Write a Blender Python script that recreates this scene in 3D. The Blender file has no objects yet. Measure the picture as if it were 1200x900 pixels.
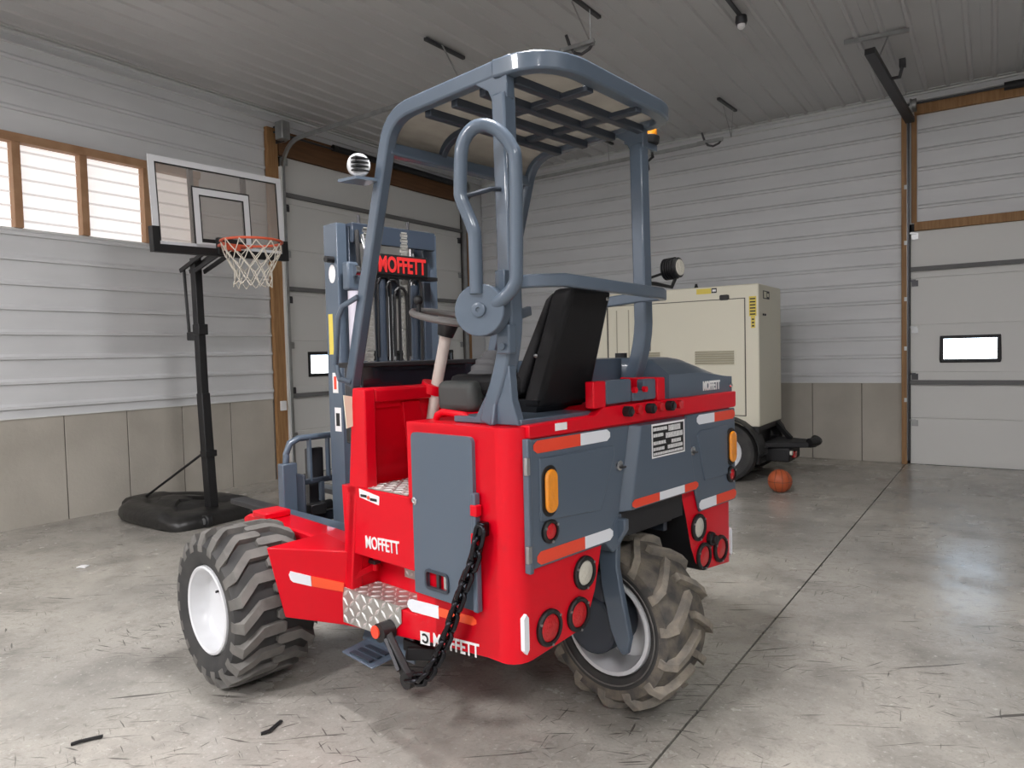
import bpy, bmesh, math, random
from mathutils import Vector, Matrix
random.seed(7)
sc = bpy.context.scene
COL = sc.collection
PI = math.pi
rad = math.radians

# ---------------------------------------------------------------- camera
cam_d = bpy.data.cameras.new('camera')
cam_d.sensor_width = 36.0
cam_d.lens = 828.76 / 1200 * 36.0
cam_d.clip_start = 0.05
cam = bpy.data.objects.new('camera', cam_d)
COL.objects.link(cam)
_yaw, _pitch, _roll = rad(34.2133539), rad(2.44950005), rad(-1.40853421)
_f = Vector((-math.sin(_yaw), math.cos(_yaw), 0)); _r = Vector((math.cos(_yaw), math.sin(_yaw), 0)); _u = Vector((0, 0, 1))
_f2 = math.cos(_pitch) * _f - math.sin(_pitch) * _u
_u2 = math.cos(_pitch) * _u + math.sin(_pitch) * _f
_r3 = math.cos(_roll) * _r + math.sin(_roll) * _u2
_u3 = math.cos(_roll) * _u2 - math.sin(_roll) * _r
cam.matrix_world = Matrix(((_r3.x, _u3.x, -_f2.x, 0), (_r3.y, _u3.y, -_f2.y, 0), (_r3.z, _u3.z, -_f2.z, 1.5), (0, 0, 0, 1)))
sc.camera = cam

# ---------------------------------------------------------------- sky outside
w = bpy.data.worlds.new('world'); sc.world = w; w.use_nodes = True
nt = w.node_tree; nt.nodes.clear()
tc = nt.nodes.new('ShaderNodeTexCoord'); sp = nt.nodes.new('ShaderNodeSeparateXYZ'); cr = nt.nodes.new('ShaderNodeValToRGB')
mr = nt.nodes.new('ShaderNodeMapRange'); mr.inputs[1].default_value = -0.3; mr.inputs[2].default_value = 0.5
bg = nt.nodes.new('ShaderNodeBackground'); wo = nt.nodes.new('ShaderNodeOutputWorld')
nt.links.new(tc.outputs['Generated'], sp.inputs[0]); nt.links.new(sp.outputs[2], mr.inputs[0]); nt.links.new(mr.outputs[0], cr.inputs[0])
nt.links.new(cr.outputs[0], bg.inputs[0]); nt.links.new(bg.outputs[0], wo.inputs[0])
e = cr.color_ramp.elements
e[0].position = 0.355; e[0].color = (0.86, 0.88, 0.92, 1)
e[1].position = 0.375; e[1].color = (0.74, 0.85, 1.0, 1)
x = e.new(0.8); x.color = (0.62, 0.78, 1.0, 1)
bg.inputs[1].default_value = 5.5

# ---------------------------------------------------------------- ceiling lamps
def area(name, loc, sx, sy, power, col=(1.0, 0.975, 0.985), rot=(0, 0, 0)):
    d = bpy.data.lights.new(name, 'AREA'); d.shape = 'RECTANGLE'; d.size = sx; d.size_y = sy; d.energy = power; d.color = col
    o = bpy.data.objects.new(name, d); o.location = loc; o.rotation_euler = rot; COL.objects.link(o); return o
area('led_panel', (-1.45, 2.1, 4.50), 0.45, 0.6, 135)
area('led_panel', (-2.6, -2.6, 4.50), 0.6, 1.2, 215)
area('led_panel', (2.4, 0.8, 4.50), 0.6, 1.2, 55)
area('led_panel', (2.0, -2.8, 4.50), 0.6, 1.2, 150)
area('led_panel', (-5.6, -2.4, 4.50), 0.6, 1.2, 150)

sc.view_settings.view_transform = 'Standard'
sc.view_settings.look = 'None'
sc.view_settings.gamma = 1.0
sc.view_settings.use_curve_mapping = False
sc.view_settings.exposure = 0.30

# ---------------------------------------------------------------- materials
def mat(name, col, rough=0.5, metal=0.0, coat=0.0, emit=None, estr=0.0, bump=None, vary=None, spec=0.5):
    m = bpy.data.materials.new(name); m.use_nodes = True
    t = m.node_tree; b = t.nodes['Principled BSDF']
    b.inputs['Base Color'].default_value = (*col, 1); b.inputs['Roughness'].default_value = rough
    b.inputs['Metallic'].default_value = metal; b.inputs['Coat Weight'].default_value = coat
    b.inputs['Coat Roughness'].default_value = 0.06
    b.inputs['Specular IOR Level'].default_value = spec
    if emit: b.inputs['Emission Color'].default_value = (*emit, 1); b.inputs['Emission Strength'].default_value = estr
    if vary:                                # vary = (scale, second colour, amount, stretch)
        sc_, c2, amt = vary[:3]; st = vary[3] if len(vary) > 3 else (1, 1, 1)
        tc = t.nodes.new('ShaderNodeTexCoord'); mp = t.nodes.new('ShaderNodeMapping'); mp.inputs['Scale'].default_value = st
        n = t.nodes.new('ShaderNodeTexNoise'); n.inputs['Scale'].default_value = sc_; n.inputs['Detail'].default_value = 5
        r = t.nodes.new('ShaderNodeMapRange'); r.inputs[1].default_value = 0.35; r.inputs[2].default_value = 0.7; r.inputs[4].default_value = amt
        mx = t.nodes.new('ShaderNodeMix'); mx.data_type = 'RGBA'
        mx.inputs['A'].default_value = (*col, 1); mx.inputs['B'].default_value = (*c2, 1)
        t.links.new(tc.outputs['Object'], mp.inputs[0]); t.links.new(mp.outputs[0], n.inputs['Vector']); t.links.new(n.outputs[0], r.inputs[0])
        t.links.new(r.outputs[0], mx.inputs['Factor']); t.links.new(mx.outputs['Result'], b.inputs['Base Color'])
    if bump:                                # bump = (scale, strength, distance)
        n2 = t.nodes.new('ShaderNodeTexNoise'); n2.inputs['Scale'].default_value = bump[0]; n2.inputs['Detail'].default_value = 4
        tc2 = t.nodes.new('ShaderNodeTexCoord'); bp = t.nodes.new('ShaderNodeBump')
        bp.inputs['Strength'].default_value = bump[1]; bp.inputs['Distance'].default_value = bump[2]
        t.links.new(tc2.outputs['Object'], n2.inputs['Vector']); t.links.new(n2.outputs[0], bp.inputs['Height']); t.links.new(bp.outputs[0], b.inputs['Normal'])
    return m

RED = mat('red_paint', (0.68, 0.001, 0.013), 0.38, coat=0.22, bump=(5, 0.03, 0.02), spec=0.2)
GREY = mat('slate_paint', (0.088, 0.118, 0.158), 0.36, coat=0.45, bump=(5, 0.03, 0.02), spec=0.35)
MASTG = mat('mast_slate_paint', (0.038, 0.053, 0.078), 0.4, coat=0.3)  # darker slate for the inner mast pieces
DGREY = mat('dark_slate_paint', (0.035, 0.045, 0.062), 0.45)
BLACK = mat('black_plastic', (0.010, 0.010, 0.011), 0.5)
BLACKG = mat('black_gloss', (0.010, 0.009, 0.013), 0.15, coat=0.5)
VOID = mat('black_metal_and_shade', (0.012, 0.012, 0.014), 0.6)  # black metal parts; also recess shade put into the colour
VINYL = mat('black_vinyl', (0.012, 0.012, 0.013), 0.5, bump=(90, 0.15, 0.004), spec=0.15)
WHITEP = mat('white_paint', (0.70, 0.71, 0.73), 0.35, coat=0.3)
WHITE = mat('white_print', (0.85, 0.85, 0.85), 0.5)
TAPEW = mat('white_reflective_tape', (0.80, 0.83, 0.88), 0.3)
TAPER = mat('red_reflective_tape', (0.85, 0.07, 0.03), 0.3)
TAPEO = mat('orange_reflective_tape', (0.95, 0.10, 0.03), 0.35)
CREAM = mat('cream_plate', (0.72, 0.70, 0.55), 0.5)
AMBER = mat('amber_lens', (0.90, 0.30, 0.01), 0.15, coat=1.0, bump=(40, 0.5, 0.01))
REDLENS = mat('red_lens', (0.55, 0.004, 0.010), 0.25, coat=0.3, bump=(60, 0.5, 0.01))
CLEARLENS = mat('clear_lens', (0.62, 0.60, 0.52), 0.15, coat=1.0, bump=(60, 0.5, 0.01))
STEEL = mat('galvanised_steel', (0.42, 0.43, 0.43), 0.35, metal=0.8, vary=(9, (0.25, 0.25, 0.25), 0.6))
DSTEEL = mat('dark_steel', (0.07, 0.07, 0.075), 0.4, metal=0.6)
CHROME = mat('chrome', (0.65, 0.66, 0.68), 0.12, metal=1.0)
CHAINM = mat('blackened_chain_steel', (0.03, 0.03, 0.035), 0.25, metal=0.9)
LEAF = mat('leaf_chain_steel', (0.50, 0.49, 0.45), 0.4, metal=0.5)
DIAMOND = mat('diamond_plate_aluminium', (0.56, 0.55, 0.52), 0.33, metal=0.55, vary=(14, (0.35, 0.33, 0.30), 0.8))
DIAMLUG = mat('diamond_plate_lozenges', (0.74, 0.74, 0.72), 0.3, metal=0.4)
RUBBER = mat('tire_rubber', (0.030, 0.030, 0.031), 0.75, vary=(7, (0.060, 0.058, 0.055), 0.9))
RUBBERL = mat('worn_tread_rubber', (0.17, 0.162, 0.150), 0.8, vary=(11, (0.10, 0.097, 0.09), 0.9))
MUDDY = mat('muddy_tire_rubber', (0.060, 0.058, 0.056), 0.85, vary=(13, (0.20, 0.17, 0.13), 0.9), bump=(40, 0.6, 0.01))
MUDLUG = mat('muddy_lug_rubber', (0.17, 0.155, 0.135), 0.85, vary=(18, (0.32, 0.28, 0.22), 0.8), bump=(60, 0.6, 0.01))
COLUMN = mat('off_white_column_paint', (0.62, 0.55, 0.50), 0.4)
BOOT = mat('grey_rubber_boot', (0.10, 0.10, 0.105), 0.7)
OLIVE = mat('grey_console_plastic', (0.055, 0.060, 0.058), 0.6)
LILAC = mat('pale_cylinder_sleeve', (0.55, 0.53, 0.60), 0.4)
YELLOW = mat('yellow_label', (0.75, 0.60, 0.10), 0.5)
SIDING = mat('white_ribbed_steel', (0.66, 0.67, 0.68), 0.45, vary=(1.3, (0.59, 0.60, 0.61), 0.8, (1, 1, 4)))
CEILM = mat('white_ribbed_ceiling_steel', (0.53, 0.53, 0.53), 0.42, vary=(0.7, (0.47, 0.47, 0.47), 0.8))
TRIMW = mat('white_trim_steel', (0.66, 0.67, 0.66), 0.4)
DOORW = mat('white_door_panel', (0.66, 0.66, 0.64), 0.5, bump=(150, 0.1, 0.002))
SEAL = mat('black_rubber_seal', (0.015, 0.015, 0.016), 0.6)
WOOD = mat('pine_timber', (0.36, 0.20, 0.085), 0.65, vary=(7, (0.24, 0.12, 0.045), 0.9, (6, 6, 0.5)))
WOODD = mat('brown_timber_beam', (0.16, 0.075, 0.030), 0.65, vary=(6, (0.10, 0.045, 0.018), 0.9, (6, 0.5, 6)))
WOODP = mat('window_timber', (0.40, 0.235, 0.13), 0.65, vary=(7, (0.30, 0.16, 0.08), 0.9, (6, 1, 1)))
CONC = mat('poured_concrete', (0.46, 0.43, 0.375), 0.8, vary=(1.6, (0.36, 0.335, 0.29), 0.9), bump=(30, 0.25, 0.01))
CONCD = mat('dark_concrete_joint', (0.10, 0.09, 0.08), 0.9)
GENCREAM = mat('cream_enclosure_paint', (0.74, 0.71, 0.58), 0.45)
GENSHADE = mat('cream_vent_slats', (0.42, 0.39, 0.29), 0.5)
BALLM = mat('orange_ball_leather', (0.42, 0.085, 0.025), 0.55, bump=(300, 0.5, 0.003))
BASEPL = mat('black_moulded_plastic', (0.016, 0.0155, 0.015), 0.38, bump=(14, 0.3, 0.02))
RIMO = mat('orange_rim_paint', (0.62, 0.10, 0.045), 0.4)
NETM = mat('white_net_cord', (0.62, 0.58, 0.50), 0.8)
WINDOWE = mat('daylit_translucent_panel', (0.8, 0.8, 0.8), 0.5, emit=(1.0, 0.945, 0.925), estr=0.62)
WINDOWR = mat('translucent_panel_rib', (0.6, 0.6, 0.6), 0.5, emit=(1.0, 0.93, 0.91), estr=0.36)

def glassy(name, tint, gloss):
    m = bpy.data.materials.new(name); m.use_nodes = True; t = m.node_tree; t.nodes.clear()
    o = t.nodes.new('ShaderNodeOutputMaterial'); a = t.nodes.new('ShaderNodeBsdfTransparent'); a.inputs[0].default_value = (*tint, 1)
    g = t.nodes.new('ShaderNodeBsdfGlossy'); g.inputs['Roughness'].default_value = gloss; f = t.nodes.new('ShaderNodeFresnel'); f.inputs[0].default_value = 1.45
    x = t.nodes.new('ShaderNodeMixShader'); t.links.new(f.outputs[0], x.inputs[0]); t.links.new(a.outputs[0], x.inputs[1]); t.links.new(g.outputs[0], x.inputs[2]); t.links.new(x.outputs[0], o.inputs[0])
    return m
GLASS = glassy('window_glass', (0.93, 0.95, 0.95), 0.03)

def acryl():
    m = bpy.data.materials.new('hazy_acrylic'); m.use_nodes = True; t = m.node_tree; t.nodes.clear()
    o = t.nodes.new('ShaderNodeOutputMaterial'); a = t.nodes.new('ShaderNodeBsdfTransparent'); a.inputs[0].default_value = (0.88, 0.86, 0.84, 1)
    d = t.nodes.new('ShaderNodeBsdfDiffuse'); d.inputs[0].default_value = (0.62, 0.59, 0.56, 1)
    x = t.nodes.new('ShaderNodeMixShader'); x.inputs[0].default_value = 0.27
    g = t.nodes.new('ShaderNodeBsdfGlossy'); g.inputs['Roughness'].default_value = 0.1; f = t.nodes.new('ShaderNodeFresnel'); f.inputs[0].default_value = 1.45
    y = t.nodes.new('ShaderNodeMixShader')
    t.links.new(a.outputs[0], x.inputs[1]); t.links.new(d.outputs[0], x.inputs[2]); t.links.new(f.outputs[0], y.inputs[0])
    t.links.new(x.outputs[0], y.inputs[1]); t.links.new(g.outputs[0], y.inputs[2]); t.links.new(y.outputs[0], o.inputs[0])
    return m
ACRYL = acryl()

def roofsheet():
    m = bpy.data.materials.new('smoky_roof_sheet'); m.use_nodes = True; t = m.node_tree; t.nodes.clear()
    o = t.nodes.new('ShaderNodeOutputMaterial'); a = t.nodes.new('ShaderNodeBsdfTranslucent'); d = t.nodes.new('ShaderNodeBsdfDiffuse'); p = t.nodes.new('ShaderNodeBsdfTransparent')
    n = t.nodes.new('ShaderNodeTexNoise'); n.inputs['Scale'].default_value = 5; c = t.nodes.new('ShaderNodeValToRGB')
    c.color_ramp.elements[0].color = (0.13, 0.118, 0.10, 1); c.color_ramp.elements[1].color = (0.27, 0.25, 0.215, 1)
    x = t.nodes.new('ShaderNodeMixShader'); x.inputs[0].default_value = 0.5; y = t.nodes.new('ShaderNodeMixShader'); y.inputs[0].default_value = 0.12
    t.links.new(n.outputs[0], c.inputs[0]); t.links.new(c.outputs[0], a.inputs[0]); t.links.new(c.outputs[0], d.inputs[0])
    t.links.new(a.outputs[0], x.inputs[1]); t.links.new(d.outputs[0], x.inputs[2]); t.links.new(x.outputs[0], y.inputs[1]); t.links.new(p.outputs[0], y.inputs[2]); t.links.new(y.outputs[0], o.inputs[0])
    return m
ROOFSHEET = roofsheet()

def floormat():
    m = bpy.data.materials.new('scuffed_concrete_floor'); m.use_nodes = True; t = m.node_tree; b = t.nodes['Principled BSDF']; L = t.links.new
    geo = t.nodes.new('ShaderNodeNewGeometry')
    def noise(scale, detail=6, rough=0.6, vec=None):
        n = t.nodes.new('ShaderNodeTexNoise'); n.inputs['Scale'].default_value = scale; n.inputs['Detail'].default_value = detail; n.inputs['Roughness'].default_value = rough
        L(vec or geo.outputs['Position'], n.inputs['Vector']); return n.outputs[0]
    def rng(v, a, b_, lo=0.0, hi=1.0):
        r = t.nodes.new('ShaderNodeMapRange'); r.inputs[1].default_value = a; r.inputs[2].default_value = b_; r.inputs[3].default_value = lo; r.inputs[4].default_value = hi; L(v, r.inputs[0]); return r.outputs[0]
    def mathn(op, a, b_):
        n = t.nodes.new('ShaderNodeMath'); n.operation = op
        for i, v in enumerate((a, b_)):
            if isinstance(v, (int, float)): n.inputs[i].default_value = v
            else: L(v, n.inputs[i])
        return n.outputs[0]
    def mix(f, a, b_):
        x = t.nodes.new('ShaderNodeMix'); x.data_type = 'RGBA'; L(f, x.inputs['Factor'])
        for k, v in (('A', a), ('B', b_)):
            if isinstance(v, tuple): x.inputs[k].default_value = (*v, 1)
            else: L(v, x.inputs[k])
        return x.outputs['Result']
    c = mix(rng(noise(0.45, 4), 0.38, 0.62), (0.49, 0.463, 0.41), (0.33, 0.314, 0.284))
    c = mix(rng(noise(2.4, 7), 0.46, 0.72, 0, 0.75), c, (0.20, 0.190, 0.172))
    c = mix(rng(noise(14, 8, 0.7), 0.52, 0.75, 0, 0.7), c, (0.19, 0.178, 0.158))
    c = mix(rng(noise(70, 4, 0.8), 0.5, 0.8, 0, 0.55), c, (0.17, 0.16, 0.145))
    c = mix(rng(noise(38, 3, 0.6), 0.60, 0.75, 0, 0.6), c, (0.60, 0.58, 0.53))
    patch = rng(noise(1.1, 3), 0.42, 0.58)
    wn = t.nodes.new('ShaderNodeTexNoise'); wn.inputs['Scale'].default_value = 1.4; L(geo.outputs['Position'], wn.inputs['Vector'])
    wv = t.nodes.new('ShaderNodeVectorMath'); wv.operation = 'MULTIPLY_ADD'; wv.inputs[1].default_value = (0.12, 0.12, 0); L(wn.outputs['Color'], wv.inputs[0]); L(geo.outputs['Position'], wv.inputs[2])
    warped = wv.outputs[0]
    for i, (ang, sx, sy, thr, amt) in enumerate(((-58, 62, 3.6, 0.66, 0.9), (-30, 70, 5.0, 0.665, 0.9), (-75, 58, 4.0, 0.665, 0.9), (5, 60, 5.0, 0.67, 0.85), (-110, 76, 6.0, 0.665, 0.85), (-62, 30, 1.6, 0.685, 0.95), (-48, 38, 1.4, 0.69, 0.95))):
        mp = t.nodes.new('ShaderNodeMapping'); mp.vector_type = 'TEXTURE'; mp.inputs['Rotation'].default_value = (0, 0, rad(ang)); mp.inputs['Scale'].default_value = (1 / sx, 1 / sy, 1); mp.inputs['Location'].default_value = (i * 7.3, i * 3.1, 0)
        L(warped, mp.inputs[0])
        s = rng(noise(1.0, 2, 0.5, mp.outputs[0]), thr, thr + 0.05, 0, amt)
        c = mix(mathn('MULTIPLY', s, patch) if i < 5 else s, c, (0.075, 0.070, 0.064))
    # grey traffic stain worn in behind the truck and along the back wall
    L(c, b.inputs['Base Color'])
    L(rng(noise(3.0, 6), 0.3, 0.7, 0.13, 0.32), b.inputs['Roughness'])
    bp = t.nodes.new('ShaderNodeBump'); bp.inputs['Strength'].default_value = 0.12; bp.inputs['Distance'].default_value = 0.01
    L(noise(22, 8, 0.7), bp.inputs['Height']); L(bp.outputs[0], b.inputs['Normal'])
    return m
FLOOR = floormat()

# ---------------------------------------------------------------- mesh helpers
class MB:
    """collects shapes and links them as one mesh object"""
    def __init__(s): s.v = []; s.f = []; s.mi = []; s.m = 0
    def add(s, vs, fs):
        o = len(s.v); s.v += [tuple(a) for a in vs]; s.f += [tuple(o + i for i in q) for q in fs]; s.mi += [s.m] * len(fs); return s
    def box(s, x0, x1, y0, y1, z0, z1):
        return s.add([(x0, y0, z0), (x1, y0, z0), (x1, y1, z0), (x0, y1, z0), (x0, y0, z1), (x1, y0, z1), (x1, y1, z1), (x0, y1, z1)],
                     [(0, 3, 2, 1), (4, 5, 6, 7), (0, 1, 5, 4), (1, 2, 6, 5), (2, 3, 7, 6), (3, 0, 4, 7)])
    def hexa(s, p):                      # eight corners: bottom four, top four
        return s.add(p, [(0, 3, 2, 1), (4, 5, 6, 7), (0, 1, 5, 4), (1, 2, 6, 5), (2, 3, 7, 6), (3, 0, 4, 7)])
    def prism(s, poly, ax, d0, d1):      # polygon in the plane across axis ax, extruded d0..d1
        def P(a, b, d): return {'x': (d, a, b), 'y': (a, d, b), 'z': (a, b, d)}[ax]
        n = len(poly); vs = [P(a, b, d0) for a, b in poly] + [P(a, b, d1) for a, b in poly]
        return s.add(vs, [tuple(range(n))[::-1], tuple(range(n, 2 * n))] + [(i, (i + 1) % n, n + (i + 1) % n, n + i) for i in range(n)])
    def sweep(s, path, sec, up=(0, 0, 1), closed=False):   # section (a across, b along up) carried along a path
        path = [Vector(p) for p in path]; n = len(path); k = len(sec); up = Vector(up); vs = []
        for i, p in enumerate(path):
            a = path[i - 1] if (i > 0 or closed) else None; b = path[(i + 1) % n] if (i < n - 1 or closed) else None
            d1 = (p - a).normalized() if a is not None else None; d2 = (b - p).normalized() if b is not None else None
            d = ((d1 or d2) + (d2 or d1)).normalized()
            sd = d.cross(up)
            if sd.length < 1e-4: sd = d.cross(Vector((0.01, 1, 0.02)))
            sd.normalize(); u2 = sd.cross(d).normalized()
            mi = 1.0
            if d1 is not None and d2 is not None: mi = 1 / max(0.5, math.cos(d1.angle(d2) / 2))
            ts = abs((d2 - d1).dot(sd)) if (d1 is not None and d2 is not None) else 0
            tu = abs((d2 - d1).dot(u2)) if (d1 is not None and d2 is not None) else 0
            ms = mi if ts >= tu else 1.0; mu = mi if tu > ts else 1.0
            vs += [p + sd * x * ms + u2 * y * mu for x, y in sec]
        fs = []
        for i in range(n if closed else n - 1):
            j = (i + 1) % n
            fs += [(i * k + q, i * k + (q + 1) % k, j * k + (q + 1) % k, j * k + q) for q in range(k)]
        if not closed: fs += [tuple(range(k))[::-1], tuple((n - 1) * k + q for q in range(k))]
        return s.add(vs, fs)
    def bar(s, path, w_, h_, up=(0, 0, 1), closed=False):
        a, b = w_ / 2, h_ / 2; return s.sweep(path, [(-a, -b), (a, -b), (a, b), (-a, b)], up, closed)
    def tube(s, path, r, n=10, closed=False, up=(0.13, 0.21, 1)):
        return s.sweep(path, [(r * math.cos(2 * PI * i / n), r * math.sin(2 * PI * i / n)) for i in range(n)], up, closed)
    def cyl(s, p0, p1, r0, r1=None, n=20):
        p0 = Vector(p0); p1 = Vector(p1); r1 = r0 if r1 is None else r1; d = (p1 - p0).normalized()
        a = d.cross(Vector((0, 0, 1)));  a = a if a.length > 1e-3 else Vector((1, 0, 0)); a.normalize(); b = d.cross(a)
        c = [(math.cos(2 * PI * i / n), math.sin(2 * PI * i / n)) for i in range(n)]
        vs = [p0 + (a * x + b * y) * r0 for x, y in c] + [p1 + (a * x + b * y) * r1 for x, y in c]
        return s.add(vs, [tuple(range(n))[::-1], tuple(range(n, 2 * n))] + [(i, (i + 1) % n, n + (i + 1) % n, n + i) for i in range(n)])
    def lathe(s, prof, c=(0, 0, 0), axis=(1, 0, 0), n=32, closed=False):   # prof = (along axis, radius)
        c = Vector(c); d = Vector(axis).normalized(); a = d.cross(Vector((0, 0, 1))); a = a if a.length > 1e-3 else Vector((1, 0, 0)); a.normalize(); b = d.cross(a)
        k = len(prof); vs = []
        for i in range(n):
            t = 2 * PI * i / n; q = a * math.cos(t) + b * math.sin(t)
            vs += [c + d * h + q * r for h, r in prof]
        fs = []
        for i in range(n):
            j = (i + 1) % n
            fs += [(i * k + q, i * k + (q + 1) % k, j * k + (q + 1) % k, j * k + q) for q in range(k if closed else k - 1)]
        return s.add(vs, fs)
    def ball(s, c, r, n=16, sq=(1, 1, 1)):
        vs = []; fs = []; m = n // 2
        for i in range(m + 1):
            p = PI * i / m
            vs += [(c[0] + r * sq[0] * math.sin(p) * math.cos(2 * PI * j / n), c[1] + r * sq[1] * math.sin(p) * math.sin(2 * PI * j / n), c[2] + r * sq[2] * math.cos(p)) for j in range(n)]
        for i in range(m): fs += [(i * n + j, (i + 1) * n + j, (i + 1) * n + (j + 1) % n, i * n + (j + 1) % n) for j in range(n)]
        return s.add(vs, fs)
    def mesh(s, name, mats, smooth=35):
        me = bpy.data.meshes.new(name); me.from_pydata(s.v, [], s.f)
        bm = bmesh.new(); bm.from_mesh(me); bmesh.ops.remove_doubles(bm, verts=bm.verts, dist=1e-6); bmesh.ops.recalc_face_normals(bm, faces=bm.faces); bm.to_mesh(me); bm.free()
        mats = mats if isinstance(mats, (list, tuple)) else [mats]
        for m in mats: me.materials.append(m)
        if len(mats) > 1 and len(me.polygons) == len(s.mi): me.polygons.foreach_set('material_index', s.mi)
        if smooth:
            me.polygons.foreach_set('use_smooth', [True] * len(me.polygons)); me.set_sharp_from_angle(angle=rad(smooth))
        return me
    def ob(s, name, mats, parent=None, label=None, bev=0, loc=None, seg=2, smooth=35, kind=None):
        o = bpy.data.objects.new(name, s.mesh(name, mats, smooth)); COL.objects.link(o)
        if parent is not None: o.parent = parent
        if loc is not None: o.location = loc
        if label: o['label'] = label
        if kind: o['kind'] = kind
        if bev:
            b = o.modifiers.new('bevel', 'BEVEL'); b.width = bev; b.segments = seg; b.limit_method = 'ANGLE'; b.angle_limit = rad(40)
        return o
def thing(name, label, cat, loc=(0, 0, 0), rz=0.0, group=None):
    o = bpy.data.objects.new(name, None); COL.objects.link(o); o.location = loc; o.rotation_euler = (0, 0, rz); o.empty_display_size = 0.2
    o['label'] = label; o['category'] = cat
    if group: o['group'] = group
    return o
def struct(name, label, loc=(0, 0, 0)):
    o = bpy.data.objects.new(name, None); COL.objects.link(o); o.location = loc; o['kind'] = 'structure'; o['label'] = label; return o
def share(me, name, parent, loc=(0, 0, 0), rot=(0, 0, 0), scale=(1, 1, 1)):
    o = bpy.data.objects.new(name, me); COL.objects.link(o); o.parent = parent; o.location = loc; o.rotation_euler = rot; o.scale = scale; return o
def arc(c, r, a0, a1, n):
    return [(c[0] + r * math.cos(rad(a0 + (a1 - a0) * i / n)), c[1] + r * math.sin(rad(a0 + (a1 - a0) * i / n))) for i in range(n + 1)]
def rrect(x0, x1, y0, y1, r, n=4):
    return arc((x1 - r, y0 + r), r, -90, 0, n) + arc((x1 - r, y1 - r), r, 0, 90, n) + arc((x0 + r, y1 - r), r, 90, 180, n) + arc((x0 + r, y0 + r), r, 180, 270, n)
_txt = {}
def lettering(name, string, m, parent, corner, xd, yd, width, height, thick=0.0015, bold=0.035, label=None):
    """raised lettering: lower-left corner, reading direction, up direction"""
    key = (string, bold)
    if key not in _txt:
        cu = bpy.data.curves.new('lettering', 'FONT'); cu.body = string; cu.size = 1.0; cu.offset = bold; cu.extrude = 0.5; cu.resolution_u = 3
        t = bpy.data.objects.new('lettering', cu); COL.objects.link(t); bpy.context.view_layer.update()
        me = bpy.data.meshes.new_from_object(t.evaluated_get(bpy.context.evaluated_depsgraph_get()))
        bpy.data.objects.remove(t)
        xs = [v.co.x for v in me.vertices]; ys = [v.co.y for v in me.vertices]
        x0, x1, y0, y1 = min(xs), max(xs), min(ys), max(ys)
        for v in me.vertices: v.co = ((v.co.x - x0) / (x1 - x0), (v.co.y - y0) / (y1 - y0), v.co.z + 0.5)
        _txt[key] = me
    me = _txt[key].copy(); xd = Vector(xd).normalized(); yd = Vector(yd).normalized(); zd = xd.cross(yd).normalized(); c = Vector(corner)
    for v in me.vertices: v.co = c + xd * v.co.x * width + yd * v.co.y * height + zd * v.co.z * thick
    me.materials.clear(); me.materials.append(m)
    o = bpy.data.objects.new(name, me); COL.objects.link(o); o.parent = parent
    if label: o['label'] = label
    return o
# ================================================================ THE ROOM
XL, YB, ZC = -7.42, 10.10, 4.58           # left wall, back wall, ceiling
X1, Y0 = 5.0, -5.0                        # the two walls behind the camera
RB = 0.2286                               # rib spacing of the liner panels

def rib_profile(z0, z1, anchor):
    """(z, proud) outline of ribbed sheet between z0 and z1"""
    pr = [(z0, 0.0)]; k = math.ceil((z0 - anchor) / RB - 0.5)
    while True:
        c = anchor + k * RB + 0.10; k += 1
        if c > z1 - 0.03: break
        if c < z0 + 0.03: continue
        pr += [(c - 0.020, 0.0), (c - 0.015, 0.022), (c + 0.010, 0.022), (c + 0.034, 0.0)]
    pr.append((z1, 0.0)); return pr
def siding(parent, side, a0, a1, z0, z1, m=None, name='siding_panel'):
    """ribbed sheets 0.914 m tall, each an object, on wall 'left'/'back'/'right'/'front'"""
    base = 1.016; cuts = [z0]; k = 0
    while base + k * 0.9144 < z1 - 0.05:
        if base + k * 0.9144 > z0 + 0.05: cuts.append(base + k * 0.9144)
        k += 1
    cuts.append(z1)
    for c0, c1 in zip(cuts, cuts[1:]):
        pr = rib_profile(c0, c1, base); b = MB(); n = len(pr)
        def P(t, z, d, back):
            d = -0.012 if back else d
            return {'left': (XL + d, t, z), 'back': (t, YB - d, z), 'right': (X1 - d, t, z), 'front': (t, Y0 + d, z)}[side]
        vs = [P(a0, z, d, 0) for z, d in pr] + [P(a1, z, d, 0) for z, d in pr]
        q = [P(a0, c0, 0, 1), P(a0, c1, 0, 1), P(a1, c0, 0, 1), P(a1, c1, 0, 1)]
        fs = [(i, i + 1, n + i + 1, n + i) for i in range(n - 1)]
        o = 2 * n
        fs += [(o, o + 1, o + 3, o + 2), (0, o, o + 2, n), (n - 1, 2 * n - 1, o + 3, o + 1)]
        fs += [tuple(range(n)) + (o + 1, o), tuple(range(n, 2 * n)) + (o + 3, o + 2)]
        b.add(vs + q, fs); b.ob(name, m or SIDING, parent, smooth=0)

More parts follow.
